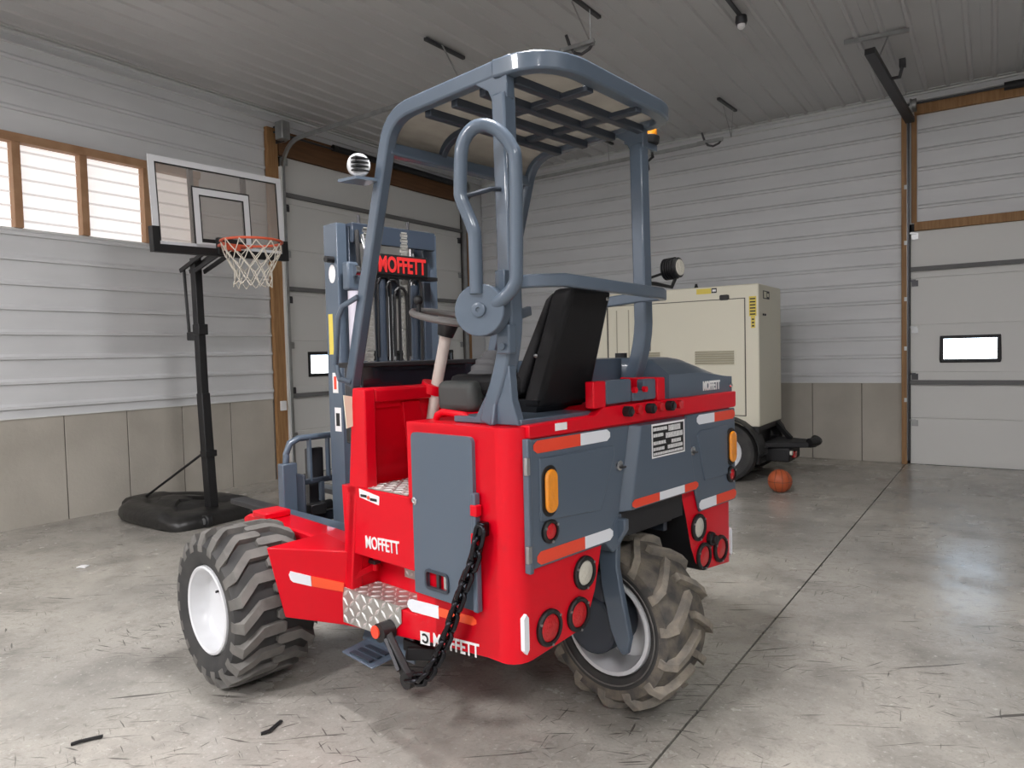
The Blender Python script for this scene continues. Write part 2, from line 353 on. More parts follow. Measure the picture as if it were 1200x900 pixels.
# floor: two pours with a saw-cut joint between them
fl = struct('floor', 'scuffed grey concrete floor of the workshop')
jx = lambda y: -1.05 + 0.0158 * y
MB().prism([(XL - 0.3, Y0 - 0.3), (jx(Y0 - 0.3) - 0.005, Y0 - 0.3), (jx(YB + 0.3) - 0.005, YB + 0.3), (XL - 0.3, YB + 0.3)], 'z', -0.15, 0).ob('slab', FLOOR, fl, smooth=0)
MB().prism([(jx(Y0 - 0.3) + 0.005, Y0 - 0.3), (X1 + 0.3, Y0 - 0.3), (X1 + 0.3, YB + 0.3), (jx(YB + 0.3) + 0.005, YB + 0.3)], 'z', -0.15, 0).ob('slab', FLOOR, fl, smooth=0)
MB().prism([(jx(Y0) - 0.005, Y0), (jx(Y0) + 0.005, Y0), (jx(YB) + 0.005, YB), (jx(YB) - 0.005, YB)], 'z', -0.15, -0.012).ob('joint_filler', SEAL, fl, smooth=0)

# added boxes behind walls and ceiling: unseen, they stop sky light leaking in
def leak_block(parent, *q): MB().box(*q).ob('leak_blocker', SIDING, parent, smooth=0)
# ceiling: ribbed sheets running along the room
ce = struct('ceiling', 'white ribbed steel ceiling')
leak_block(ce, XL - 0.3, X1 + 0.3, Y0 - 0.3, YB + 0.3, ZC + 0.03, ZC + 0.06)
x = XL
while x < X1 - 0.01:
    xe = min(x + 0.9144, X1); pr = [(x + 0.001, 0)]
    for k in range(4):
        c = x + 0.114 + k * RB
        if c > xe - 0.03: break
        pr += [(c - 0.030, 0), (c - 0.014, 0.018), (c + 0.014, 0.018), (c + 0.030, 0)]
    pr.append((xe - 0.001, 0))
    poly = [(a, ZC - d) for a, d in pr] + [(xe - 0.001, ZC + 0.012), (x + 0.001, ZC + 0.012)]
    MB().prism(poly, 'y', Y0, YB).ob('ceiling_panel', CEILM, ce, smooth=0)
    x = xe

# ---- left wall
wl = struct('wall_left', 'left wall of ribbed white steel over a concrete base')
leak_block(wl, XL - 0.26, XL - 0.21, Y0 - 0.3, 5.865, 0, ZC + 0.03); leak_block(wl, XL - 0.26, XL - 0.21, 5.865, 9.455, 4.0, ZC + 0.03); leak_block(wl, XL - 0.26, XL - 0.21, 9.455, YB + 0.3, 0, ZC + 0.03)
leak_block(wl, XL - 0.21, XL - 0.062, 5.60, 5.87, 0, ZC); leak_block(wl, XL - 0.21, XL - 0.062, 9.45, YB + 0.02, 0, ZC)
Z1, Z2, YW = 2.755, 3.605, 4.66           # window strip
siding(wl, 'left', Y0, 5.61, 1.016, Z1)
siding(wl, 'left', YW, 5.61, Z1, Z2)
siding(wl, 'left', Y0, 5.61, Z2, ZC)
y = 5.61
k = 0
while y > Y0:
    yb = max(y - 0.602, Y0)
    MB().box(XL - 0.2, XL, yb + 0.004, y - 0.004, -0.01, 1.014).ob('concrete_panel', CONC, wl, bev=0.004, seg=1)
    y = yb
MB().box(XL - 0.2, XL - 0.006, Y0, 5.61, 0, 1.0).ob('joint_backing', CONCD, wl, smooth=0)
MB().box(XL - 0.012, XL + 0.012, Y0, 5.61, 1.010, 1.024).ob('drip_edge', TRIMW, wl, smooth=0)
# plain sheet above the garage door opening
MB().box(XL - 0.02, XL - 0.006, 5.61, YB, 4.05, ZC).ob('lintel_panel', SIDING, wl, smooth=0)
MB().box(XL - 0.02, XL - 0.006, 9.53, YB, 0, 4.06).ob('corner_panel', SIDING, wl, smooth=0)
t1 = MB().box(XL, XL + 0.035, Y0, YB, 4.535, 4.555).box(XL, XL + 0.03, Y0, YB, 4.44, 4.452).box(XL, XL + 0.06, Y0, YB, 4.566, 4.578).ob('trim_1', TRIMW, None, smooth=0)
t1['kind'] = 'structure'; t1['label'] = 'white steel ceiling trim along the left wall'

# window strip: timber frame, posts and daylit ribbed translucent sheets
w1 = struct('window_1', 'strip window of translucent ribbed sheets in a timber frame')
MB().box(XL - 0.05, XL + 0.05, Y0, YW + 0.06, Z2 - 0.06, Z2 + 0.02).ob('head_rail', WOODP, w1, bev=0.003)
MB().box(XL - 0.05, XL + 0.012, Y0, YW + 0.06, Z1 - 0.012, Z1 + 0.012).ob('sill', TRIMW, w1, bev=0.003)
posts = [4.66, 4.10, 3.475, 2.895]
while posts[-1] - 0.6 > Y0: posts.append(posts[-1] - 0.6)
for p in posts:
    MB().box(XL - 0.05, XL + 0.045, p - 0.035, p + 0.035, Z1 + 0.012, Z2 - 0.06).ob('mullion', WOODP, w1, bev=0.003)
posts.append(Y0 + 0.035)
for a, b in zip(posts, posts[1:]):
    pr = []
    z = Z1 + 0.012
    pr.append((z, 0))
    for i in range(6):
        c = Z1 + 0.09 + i * 0.128
        pr += [(c - 0.012, 0), (c - 0.004, 0.012), (c + 0.004, 0.012), (c + 0.012, 0)]
    pr.append((Z2 - 0.06, 0)); n = len(pr)
    vs = [(XL - 0.045 + d, b + 0.035, z) for z, d in pr] + [(XL - 0.045 + d, a - 0.035, z) for z, d in pr]
    mi = [0 if (i % 4 == 0) else 1 for i in range(n - 1)] + [0]
    vs += [(XL - 0.05, b + 0.035, Z1 + 0.012), (XL - 0.05, b + 0.035, Z2 - 0.06), (XL - 0.05, a - 0.035, Z1 + 0.012), (XL - 0.05, a - 0.035, Z2 - 0.06)]
    pb = MB(); pb.add(vs, [(i, i + 1, n + i + 1, n + i) for i in range(n - 1)] + [(2 * n, 2 * n + 1, 2 * n + 3, 2 * n + 2)]); pb.mi = mi; pb.ob('pane', [WINDOWE, WINDOWR], w1, smooth=0)

STRUTM = mat('dull_grey_strut', (0.15, 0.15, 0.15), 0.7)
def garage_door(side, a0, a1, ztop, nsec, wins, struts):
    """sectional door: side 'left' runs along y, side 'back' along x"""
    d = struct('door_1' if side == 'left' else 'door_2', 'white sectional garage door in the %s wall' % side)
    def B(b, p0, p1, q0, q1, z0, z1):    # p along wall, q out of the wall into the room
        return b.box(XL + q0, XL + q1, p0, p1, z0, z1) if side == 'left' else b.box(p0, p1, YB - q1, YB - q0, z0, z1)
    h = ztop / nsec
    for i in range(nsec):
        z0, z1 = i * h, (i + 1) * h - 0.0005
        ws = wins if i == 2 else []
        if not ws:
            b = MB(); B(b, a0, a1, -0.03, 0.015, z0, z1); b.ob('door_panel', DOORW, d, bev=0.006)
        else:
            e = [a0] + [v for w_ in ws for v in w_] + [a1]; b = MB(); wz0, wz1 = 1.262, 1.590
            for s0, s1 in zip(e[::2], e[1::2]): B(b, s0, s1, -0.03, 0.015, z0, z1)
            for s0, s1 in ws: B(b, s0, s1, -0.03, 0.015, z0, wz0); B(b, s0, s1, -0.03, 0.015, wz1, z1)
            b.ob('door_panel', DOORW, d)
            for s0, s1 in ws:
                f = MB(); r = 0.038
                B(f, s0, s1, 0.0, 0.032, wz0, wz0 + r); B(f, s0, s1, 0.0, 0.032, wz1 - r, wz1)
                B(f, s0, s0 + r, 0.0, 0.032, wz0 + r, wz1 - r); B(f, s1 - r, s1, 0.0, 0.032, wz0 + r, wz1 - r)
                fo = f.ob('window_frame', SEAL, d, bev=0.006)
                g = MB(); B(g, s0 + r, s1 - r, 0.006, 0.012, wz0 + r, wz1 - r); g.ob('pane', GLASS, fo, smooth=0)
    for z in struts:
        b = MB(); B(b, a0, a1, 0.016, 0.060, z, z + 0.014); B(b, a0, a1, 0.050, 0.060, z - 0.038, z); B(b, a0, a1, 0.016, 0.024, z - 0.038, z); b.ob('strut', STRUTM, d, smooth=0)
    for j0, j1 in ((a0 - 0.12, a0 + 0.01), (a1 - 0.01, a1 + 0.12)):
        b = MB(); B(b, j0, j1, -0.06, -0.031, 0, ztop + 0.1); b.ob('jamb_light_stop', SEAL, d, smooth=0)  # added strip, keeps sky light out of the side gap
    b = MB(); B(b, a0 - 0.1, a1 + 0.1, -0.06, -0.031, ztop - 0.02, ztop + 0.12); b.ob('head_light_stop', SEAL, d, smooth=0)  # added strip, keeps sky light out of the gap above the door
    for e_ in (a0 + 0.05, a1 - 0.05):
        for i in range(1, nsec + 1):
            z = i * h
            b = MB(); B(b, e_ - 0.035, e_ + 0.035, 0.016, 0.026, z - 0.10, z - 0.025); B(b, e_ - 0.06, e_ + 0.01, 0.026, 0.05, z - 0.035, z - 0.015); b.ob('hinge', STEEL if i % 2 else DSTEEL, d, smooth=0)
    b = MB(); B(b, a0, a1, -0.02, 0.02, 0, 0.004); b.ob('bottom_seal', SEAL, d, smooth=0)
    return d, B
# ---- left garage door
d1, B1 = garage_door('left', 5.86, 9.46, 4.045, 7, [(6.16, 6.77), (7.35, 7.96), (8.55, 9.16)], [3.585, 2.405, 1.045])
def wpart(B, name, m, boxes, parent, bev=0.0):
    b = MB()
    for q in boxes: B(b, *q)
    return b.ob(name, m, parent, bev=bev)
wpart(B1, 'door_post', WOOD, [(5.62, 5.775, 0, 0.06, 0, 4.36)], d1, 0.004)
wpart(B1, 'door_post', WOOD, [(9.50, 9.64, 0, 0.06, 0, 4.30)], d1, 0.004)
wpart(B1, 'header_beam', WOODD, [(5.80, 9.55, 0.0, 0.05, 4.05, 4.36)], d1, 0.004)
wpart(B1, 'switch_plate', WHITE, [(5.66, 5.74, 0.06, 0.09, 0.86, 0.98)], d1, 0.004)
# vertical and horizontal track with its bend, one each side
for yy, ang in ((5.815, 1), (9.475, -1)):
    path = [(XL + 0.09, yy, 0.02), (XL + 0.09, yy, 3.86)] + [(XL + 0.09 + 0.34 * (1 - math.cos(rad(t))), yy, 3.86 + 0.34 * math.sin(rad(t))) for t in (15, 30, 45, 60, 75, 90)] + [(-2.97, yy, 4.275)]
    MB().bar(path, 0.045, 0.030, up=(0, 1, 0)).ob('track', STEEL, d1)
    MB().box(XL + 0.01, XL + 0.10, yy - 0.03 * ang - 0.012, yy - 0.03 * ang + 0.012, 0.02, 3.9).ob('track_angle', TRIMW if ang == 1 else STRUTM, d1, smooth=0)
# torsion spring shaft, drums
MB().cyl((XL + 0.14, 5.66, 4.28), (XL + 0.14, 9.55, 4.28), 0.013).ob('spring_shaft', DSTEEL, d1)
MB().cyl((XL + 0.14, 6.6, 4.30), (XL + 0.14, 7.5, 4.30), 0.042).cyl((XL + 0.14, 7.7, 4.30), (XL + 0.14, 9.2, 4.30), 0.045).ob('torsion_spring', BLACK, d1)
for yy in (5.80, 9.46):
    MB().lathe([(-0.035, 0.02), (-0.035, 0.10), (-0.02, 0.105), (-0.01, 0.085), (0.03, 0.09), (0.035, 0.02)], (XL + 0.14, yy, 4.28), (0, 1, 0)).ob('cable_drum', STEEL, d1)
    MB().box(XL + 0.02, XL + 0.22, yy - 0.055, yy - 0.047, 4.17, 4.39).ob('bearing_plate', DSTEEL, d1, smooth=0)
MB().box(XL + 0.16, XL + 0.30, 5.66, 5.78, 4.18, 4.40).ob('door_opener', STEEL, d1, bev=0.01)
def hanger(parent, bar0, bar1, drops, zb):
    h = MB().bar([bar0, bar1], 0.035, 0.028).ob('track_hanger', DSTEEL, parent)
    for q in drops: MB().bar(q, 0.022, 0.006, up=(1, 0.3, 0)).ob('strap', STEEL, h, smooth=0)
hanger(d1, (-4.53, 5.32, ZC - 0.03), (-4.51, 5.90, ZC - 0.03), [[(-4.47, 5.50, ZC - 0.04), (-4.47, 5.80, 4.25)]], 0)
hanger(d1, (-3.00, 5.35, ZC - 0.03), (-2.98, 5.95, ZC - 0.03), [[(-3.03, 5.52, ZC - 0.04), (-3.00, 5.81, 4.27)], [(-2.97, 5.74, ZC - 0.04), (-3.00, 5.81, 4.27)]], 0)
hanger(d1, (-2.78, 8.72, ZC - 0.03), (-2.74, 9.30, ZC - 0.03), [[(-2.81, 9.02, ZC - 0.04), (-2.85, 9.46, 4.28)], [(-2.74, 9.18, ZC - 0.04), (-2.85, 9.46, 4.28)]], 0)
hanger(d1, (-4.66, 9.30, ZC - 0.03), (-4.64, 9.62, ZC - 0.03), [[(-4.65, 9.47, ZC - 0.04), (-4.63, 9.47, 4.27)]], 0)
for yy in (5.815, 9.475):
    MB().tube([(-2.97, yy, 4.29), (-3.02, yy, 4.23), (-3.10, yy, 4.205), (-3.17, yy, 4.23), (-3.21, yy - 0.02, 4.30), (-3.24, yy - 0.03, 4.40)], 0.014).ob('bumper_spring', DSTEEL, d1)
    MB().box(-3.3, -2.95, yy - 0.05, yy - 0.03, 4.26, 4.29).ob('end_plate', STEEL, d1, smooth=0)

# ---- back wall
wb = struct('wall_back', 'back wall of ribbed white steel over a concrete base')
leak_block(wb, XL - 0.3, -0.84, YB + 0.21, YB + 0.26, 0, ZC + 0.03); leak_block(wb, -0.84, 3.245, YB + 0.21, YB + 0.26, 2.87, ZC + 0.03); leak_block(wb, 3.245, X1 + 0.3, YB + 0.21, YB + 0.26, 0, ZC + 0.03)
leak_block(wb, -0.97, -0.84, YB + 0.062, YB + 0.21, 0, ZC); leak_block(wb, 3.24, 3.45, YB + 0.062, YB + 0.21, 0, ZC); leak_block(wb, -0.84, 3.24, YB + 0.062, YB + 0.21, 2.87, 3.0)
MB().box(-0.95, -0.74, YB + 0.008, YB + 0.02, 2.98, 4.29).ob('post_backing', SIDING, wb, smooth=0)  # added sheet, blocks sky light in the gap by the posts
siding(wb, 'back', XL, -0.945, 1.016, ZC)
siding(wb, 'back', -0.76, X1, 2.99, 4.29)
xx = -0.945 + 0.148
while xx > XL:
    xb = max(xx - 0.6, XL); xe = min(xx, -0.935)
    MB().box(xb + 0.004, xe - 0.004, YB, YB + 0.2, 0, 1.014).ob('concrete_panel', CONC, wb, bev=0.004, seg=1); xx = xb
MB().box(XL, -0.94, YB + 0.006, YB + 0.2, 0, 1.0).ob('joint_backing', CONCD, wb, smooth=0)
MB().box(XL, -0.945, YB - 0.012, YB + 0.012, 1.010, 1.024).ob('drip_edge', TRIMW, wb, smooth=0)
MB().box(-0.96, X1, YB + 0.006, YB + 0.02, 4.28, ZC).ob('lintel_panel', SIDING, wb, smooth=0)
MB().box(3.3, X1, YB, YB + 0.02, 0, 3.0).ob('end_panel', SIDING, wb, smooth=0)
t2 = MB().box(XL, X1, YB - 0.035, YB, 4.535, 4.555).box(XL, X1, YB - 0.03, YB, 4.46, 4.472).box(XL, X1, YB - 0.05, YB, 4.566, 4.578).ob('trim_2', TRIMW, None, smooth=0)
t2['kind'] = 'structure'; t2['label'] = 'white steel ceiling trim along the back wall'
d2, B2 = garage_door('back', -0.845, 3.25, 2.885, 5, [(-0.53, 0.085), (0.85, 1.465), (2.2, 2.815)], [2.43, 1.035])
wpart(B2, 'door_post', WOOD, [(-0.935, -0.875, 0, 0.09, 0, 4.29)], d2, 0.004)
wpart(B2, 'door_post', WOOD, [(-0.835, -0.775, 0, 0.012, 2.99, 4.29)], d2, 0.004)
wpart(B2, 'door_post', WOOD, [(3.26, 3.40, 0, 0.09, 0, 4.29)], d2, 0.004)
wpart(B2, 'lower_header', WOOD, [(-0.80, 3.26, 0.0, 0.06, 2.885, 2.99)], d2, 0.004)
wpart(B2, 'header_beam', WOOD, [(-0.80, 3.4, 0.0, 0.06, 4.29, 4.42)], d2, 0.004)
wpart(B2, 'track', DSTEEL, [(-0.868, -0.852, 0.02, 0.09, 0.05, 4.25)], d2)
wpart(B2, 'track_angle', STEEL, [(-0.874, -0.870, 0.02, 0.12, 0.05, 4.25)], d2)
for z in (0.78, 1.42, 2.03, 2.72, 3.4):
    wpart(B2, 'track_bracket', TRIMW, [(-0.905, -0.87, 0.09, 0.10, z, z + 0.05)], d2)
MB().bar([(-0.84, YB - 0.10, 4.22), (-1.02, 7.97, 4.42)], 0.095, 0.06).ob('track', DSTEEL, d2)
h = MB().bar([(-1.25, 7.93, ZC - 0.035), (-0.68, 8.01, ZC - 0.035)], 0.04, 0.035).ob('track_hanger', STEEL, d2)
MB().bar([(-0.86, 8.0, ZC - 0.05), (-0.98, 8.25, 4.42)], 0.03, 0.006, up=(1, 0.2, 0)).ob('strap', STEEL, h, smooth=0)
MB().tube([(-0.95, 8.75, 4.36), (-0.83, 8.72, 4.35), (-0.80, 8.70, 4.45)], 0.018).box(-0.83, -0.77, 8.66, 8.74, 4.44, 4.52).ob('bumper_spring', DSTEEL, d2)
MB().cyl((-0.9, YB - 0.14, 4.40), (3.3, YB - 0.14, 4.40), 0.013).ob('spring_shaft', DSTEEL, d2)
MB().cyl((0.10, YB - 0.14, 4.40), (1.4, YB - 0.14, 4.40), 0.045).ob('torsion_spring', BLACK, d2)
MB().lathe([(-0.035, 0.02), (-0.035, 0.09), (-0.01, 0.075), (0.03, 0.08), (0.035, 0.02)], (-0.80, YB - 0.14, 4.38), (1, 0, 0)).ob('cable_drum', STEEL, d2)

# ---- the two walls behind the camera
wr = struct('wall_right', 'right wall of ribbed white steel'); siding(wr, 'right', Y0, YB, 0, ZC); leak_block(wr, X1 + 0.21, X1 + 0.26, Y0 - 0.3, YB + 0.3, 0, ZC + 0.03)
wf = struct('wall_front', 'wall behind the camera, ribbed white steel'); siding(wf, 'front', XL, X1, 0, ZC); leak_block(wf, XL - 0.3, X1 + 0.3, Y0 - 0.26, Y0 - 0.21, 0, ZC + 0.03)

# bracket lamp high under the ceiling
cf = thing('ceiling_lamp', 'small round lamp on a dark bar under the ceiling', 'lamp', (-1.93, 6.30, ZC))
MB().box(-0.018, 0.018, -0.5, 0.42, -0.032, -0.018).ob('bar', DSTEEL, cf, smooth=0)
MB().lathe([(0.0, 0.0), (0.0, 0.05), (0.05, 0.055), (0.075, 0.045), (0.075, 0.0)], (0, 0.45, -0.020), (0, 0, -1), n=20).ob('housing', DSTEEL, cf)
MB().lathe([(0.0, 0.0), (0.0, 0.036), (0.025, 0.034), (0.04, 0.02), (0.045, 0.0)], (0, 0.45, -0.095), (0, 0, -1), n=16).ob('bulb', WHITE, cf)
# ================================================================ BASKETBALL HOOP
hp = thing('basketball_hoop', 'portable black basketball hoop with clear backboard standing by the left wall', 'basketball hoop', (-6.17, 3.88, 0), rad(2))
# local x points out of the backboard, y along it
prof = [(0.30, -0.42), (0.32, 0.30), (0.24, 0.46), (-0.30, 0.50), (-0.75, 0.40), (-0.98, 0.20), (-1.19, 0.22), (-1.20, -0.20), (-1.00, -0.22), (-0.80, -0.46), (-0.25, -0.52), (0.16, -0.52)]
def sm(poly, it=2):
    for _ in range(it):
        q = []
        for a, b in zip(poly, poly[1:] + poly[:1]):
            q += [(a[0] * .75 + b[0] * .25, a[1] * .75 + b[1] * .25), (a[0] * .25 + b[0] * .75, a[1] * .25 + b[1] * .75)]
        poly = q
    return poly
prof = sm(prof); n = len(prof); b = MB(); rings = []
cx, cy = -0.42, 0.0
for z, s in ((0.015, 0.97), (0.05, 1.0), (0.10, 0.985), (0.135, 0.93), (0.150, 0.85), (0.158, 0.62), (0.140, 0.56), (0.136, 0.40), (0.165, 0.34), (0.175, 0.15)):
    rings.append([(cx + (px_ - cx) * s, cy + (py_ - cy) * s, z - (0.03 if px_ > 0.1 else 0)) for px_, py_ in prof])
vs = [p for r in rings for p in r]; fs = [(i * n + j, i * n + (j + 1) % n, (i + 1) * n + (j + 1) % n, (i + 1) * n + j) for i in range(len(rings) - 1) for j in range(n)]
fs += [tuple(range(n)), tuple(range((len(rings) - 1) * n, len(rings) * n))]
b.add(vs, fs).ob('base', BASEPL, hp, smooth=50)
for yy in (-0.22, 0.30):
    wv = MB().lathe([(-0.03, 0.012), (-0.03, 0.05), (-0.02, 0.058), (0.02, 0.058), (0.03, 0.05), (0.03, 0.012)], (0.30, yy, 0.06), (0, 1, 0), n=20).ob('wheel', BLACK, hp)
    MB().cyl((0.30, yy - 0.034, 0.06), (0.30, yy + 0.034, 0.06), 0.03, n=14).ob('hub', STEEL, wv)
MB().bar([(0.06, 0.0, 0.05), (0.0, 0, 1.2)], 0.088, 0.088, up=(1, 0, 0)).ob('pole_lower', BLACK, hp, bev=0.006)
MB().bar([(0.0, 0, 1.15), (-0.03, 0, 2.47)], 0.076, 0.076, up=(1, 0, 0)).ob('pole_upper', BLACK, hp, bev=0.006)
MB().tube([(-0.92, -0.08, 0.14), (0.0, -0.05, 0.62)], 0.012).ob('brace_rod', BLACK, hp)
MB().box(0.0, 0.09, -0.06, 0.06, 0.60, 0.66).ob('brace_collar', BLACK, hp, bev=0.005)
# height adjusting link behind the pole and lift arms
MB().tube([(-0.17, -0.03, 2.37), (-0.13, -0.03, 1.78)], 0.014).ob('adjuster_rod', BLACK, hp)
MB().box(-0.16, -0.02, -0.04, 0.04, 1.70, 1.78).box(-0.05, 0.05, -0.05, 0.05, 1.75, 1.85).ob('adjuster_handle', BLACK, hp, bev=0.008)
for yy in (-0.05, 0.05):
    MB().bar([(-0.20, yy, 2.36), (0.36, yy, 2.56)], 0.018, 0.04).ob('lift_arm', BLACK, hp, bev=0.003)
    MB().bar([(0.02, yy, 2.34), (0.38, yy, 2.46)], 0.018, 0.04).ob('lift_arm', BLACK, hp, bev=0.003)
# backboard, leaning a little to one side
RO = rad(2.2)
def bb(y, z): return (y * math.cos(RO) - (z - 2.46) * math.sin(RO), 2.46 + y * math.sin(RO) + (z - 2.46) * math.cos(RO))
def bquad(b, x0, x1, y0, y1, z0, z1):
    p = [bb(y0, z0), bb(y1, z0), bb(y1, z1), bb(y0, z1)]; return b.prism(p, 'x', x0, x1)
XF = 0.42; HW, BZ0, BZ1 = 0.675, 2.46, 3.235
bquad(MB(), XF - 0.008, XF, -HW, HW, BZ0 + 0.02, BZ1).ob('backboard', ACRYL, hp, smooth=0)
f = MB()
for q in ((-HW, HW, BZ1 - 0.05, BZ1), (-HW, -HW + 0.055, BZ0 + 0.02, BZ1 - 0.05), (HW - 0.055, HW, BZ0 + 0.02, BZ1 - 0.05), (-HW + 0.05, HW - 0.05, BZ0 + 0.045, BZ0 + 0.075)): bquad(f, XF + 0.0005, XF + 0.006, *q)
f.ob('white_border', WHITEP, hp, smooth=0)
f = MB(); bo = 0.012
for q in ((-HW + 0.055, HW - 0.055, BZ1 - 0.05 - bo, BZ1 - 0.05), (-HW + 0.055, -HW + 0.055 + bo, BZ0 + 0.07, BZ1 - 0.05), (HW - 0.055 - bo, HW - 0.055, BZ0 + 0.07, BZ1 - 0.05)): bquad(f, XF + 0.0005, XF + 0.004, *q)
f.ob('black_outline', BLACK, hp, smooth=0)
tb = [(-0.27, 0.27, 2.60, 3.02)]
f = MB(); a0, a1, z0, z1 = -0.285, 0.285, 2.50, 3.02
for q in ((a0, a1, z1 - 0.055, z1), (a0, a1, z0, z0 + 0.05), (a0, a0 + 0.055, z0 + 0.05, z1 - 0.055), (a1 - 0.055, a1, z0 + 0.05, z1 - 0.055)): bquad(f, XF + 0.0005, XF + 0.006, *q)
f.ob('target_square', WHITEP, hp, smooth=0)
f = MB()
for q in ((a0 - bo, a1 + bo, z1, z1 + bo), (a0 - bo, a0, z0, z1), (a1, a1 + bo, z0, z1), (a0 + 0.055, a1 - 0.055, z1 - 0.055 - bo, z1 - 0.055), (a0 + 0.055, a0 + 0.055 + bo, z0 + 0.08, z1 - 0.06), (a1 - 0.055 - bo, a1 - 0.055, z0 + 0.08, z1 - 0.06), (a0 + 0.06, a1 - 0.06, z0 + 0.055, z0 + 0.085)): bquad(f, XF + 0.0005, XF + 0.004, *q)
f.ob('target_outline', BLACK, hp, smooth=0)
for yy in (-0.30, 0.24):
    bquad(MB(), XF - 0.045, XF - 0.010, yy, yy + 0.04, BZ0, BZ1 - 0.05).ob('back_strut', BLACK, hp, smooth=0)
bquad(bquad(bquad(MB(), XF - 0.03, XF + 0.03, -HW - 0.02, HW + 0.02, BZ0 - 0.02, BZ0 + 0.045), XF - 0.03, XF + 0.03, -HW - 0.02, -HW + 0.04, BZ0 + 0.045, BZ0 + 0.19), XF - 0.03, XF + 0.03, HW - 0.04, HW + 0.02, BZ0 + 0.045, BZ0 + 0.17).ob('edge_guard', BLACK, hp, bev=0.006)
MB().box(XF, XF + 0.05, -0.10, 0.10, 2.45, 2.60).ob('rim_bracket', BLACK, hp, bev=0.006)
RZ, RX, RR = 2.535, XF + 0.37, 0.255
rim = MB().tube([(RX + RR * math.cos(2 * PI * i / 40), RR * math.sin(2 * PI * i / 40), RZ) for i in range(40)], 0.011, closed=True).bar([(XF + 0.03, -0.09, RZ - 0.01), (RX - RR + 0.06, -0.15, RZ - 0.01)], 0.02, 0.02).bar([(XF + 0.03, 0.09, RZ - 0.01), (RX - RR + 0.06, 0.15, RZ - 0.01)], 0.02, 0.02).box(XF + 0.03, XF + 0.14, -0.06, 0.06, RZ - 0.05, RZ + 0.005).ob('rim', RIMO, hp)
nb = MB(); NS = 12
rows = [(RR, RZ - 0.01), (0.235, RZ - 0.09), (0.195, RZ - 0.17), (0.165, RZ - 0.25), (0.155, RZ - 0.33), (0.165, RZ - 0.39)]
def npnt(r, k): rr_, z = rows[r]; a = 2 * PI * (k + 0.5 * (r % 2)) / NS; j = 0.012 * math.sin(k * 5.1 + r * 2.3); return (RX + (rr_ + j) * math.cos(a), (rr_ + j) * math.sin(a), z + j)
for r in range(len(rows) - 1):
    for k in range(NS):
        o = 0 if r % 2 == 0 else 1
        for dk in (-1 + o, o):
            p0 = Vector(npnt(r, k)); p1 = Vector(npnt(r + 1, k + dk)); nb.tube([p0, (p0 + p1) / 2 - Vector((0, 0, 0.006)), p1], 0.0045, n=5)
nb.ob('net', NETM, rim)

# ================================================================ BASKETBALL ON THE FLOOR
bl = thing('basketball', 'orange basketball lying on the floor beside the cream generator trailer', 'ball', (-1.81, 7.54, 0))
MB().ball((0, 0, 0.12), 0.12, 32).ob('ball', BALLM, bl, smooth=180)
sb = MB(); R0 = 0.1195
sb.tube([(R0 * math.cos(t * PI / 24), R0 * math.sin(t * PI / 24), 0.12) for t in range(48)], 0.0022, n=6, closed=True)
sb.tube([(0, R0 * math.cos(t * PI / 24), 0.12 + R0 * math.sin(t * PI / 24)) for t in range(48)], 0.0022, n=6, closed=True, up=(1, 0, 0))
for s in (-1, 1):
    pts = []
    for t in range(48):
        a = t * PI / 24; v = Vector((s * (0.55 + 0.20 * math.cos(2 * a)), math.cos(a), math.sin(a))).normalized() * R0
        pts.append((v.x, v.y, v.z + 0.12))
    sb.tube(pts, 0.0022, n=6, closed=True, up=(1, 0, 0))
so = sb.ob('seam', BLACK, bl); 
bl.rotation_euler = (0, 0, rad(25))

# ================================================================ GENERATOR ON ITS TRAILER
g = thing('generator_trailer', 'cream generator enclosure on a black trailer by the back wall', 'generator', (-3.3, 8.5, 0))
GX0, GX1, GY0, GY1, GZ0, GZ1 = -1.30, 1.17, -0.50, 0.48, 0.62, 2.21
MB().box(GX0, GX1, GY0, GY1, GZ0, GZ1).ob('enclosure', GENCREAM, g, bev=0.018, seg=3)
def gpanel(x0, x1, z0, z1, name='door'):
    MB().box(x0 - 0.009, x1 + 0.009, GY0 - 0.003, GY0 - 0.0005, z0 - 0.009, z1 + 0.009).ob('door_seam', CONCD, g, smooth=0)
    return MB().box(x0, x1, GY0 - 0.014, GY0 - 0.003, z0, z1).ob(name, GENCREAM, g, bev=0.004)
dr = gpanel(-0.10, 1.015, 0.745, 2.05); MB().prism(rrect(0.745, 0.845, 2.045, 2.105, 0.015), 'y', GY0 - 0.03, GY0).ob('handle', BLACK, g)
gpanel(-0.66, -0.12, 0.745, 2.05)
gpanel(-1.24, -0.68, 0.745, 2.05)
for i in range(3): MB().box(-0.55 + i * 0.16, -0.535 + i * 0.16, GY0 - 0.016, GY0 - 0.011, 0.9, 2.0).ob('stiffener', GENSHADE, g, smooth=0)
for (x0, x1) in ((0.45, 0.90), (-0.22, 0.02)):
    fr = MB().box(x0 - 0.02, x1 + 0.02, GY0 - 0.018, GY0 - 0.012, 1.31, 1.49).ob('vent', GENCREAM, g, bev=0.003)
    for k in range(6): MB().hexa([(x0, GY0 - 0.020, 1.325 + k * 0.026), (x1, GY0 - 0.020, 1.325 + k * 0.026), (x1, GY0 - 0.030, 1.325 + k * 0.026), (x0, GY0 - 0.030, 1.325 + k * 0.026), (x0, GY0 - 0.018, 1.345 + k * 0.026), (x1, GY0 - 0.018, 1.345 + k * 0.026), (x1, GY0 - 0.020, 1.345 + k * 0.026), (x0, GY0 - 0.020, 1.345 + k * 0.026)]).ob('slat', GENSHADE, fr, smooth=0)
MB().box(0.47, 0.64, GY0 - 0.003, GY0, 2.13, 2.19).ob('yellow_label', YELLOW, g, smooth=0)
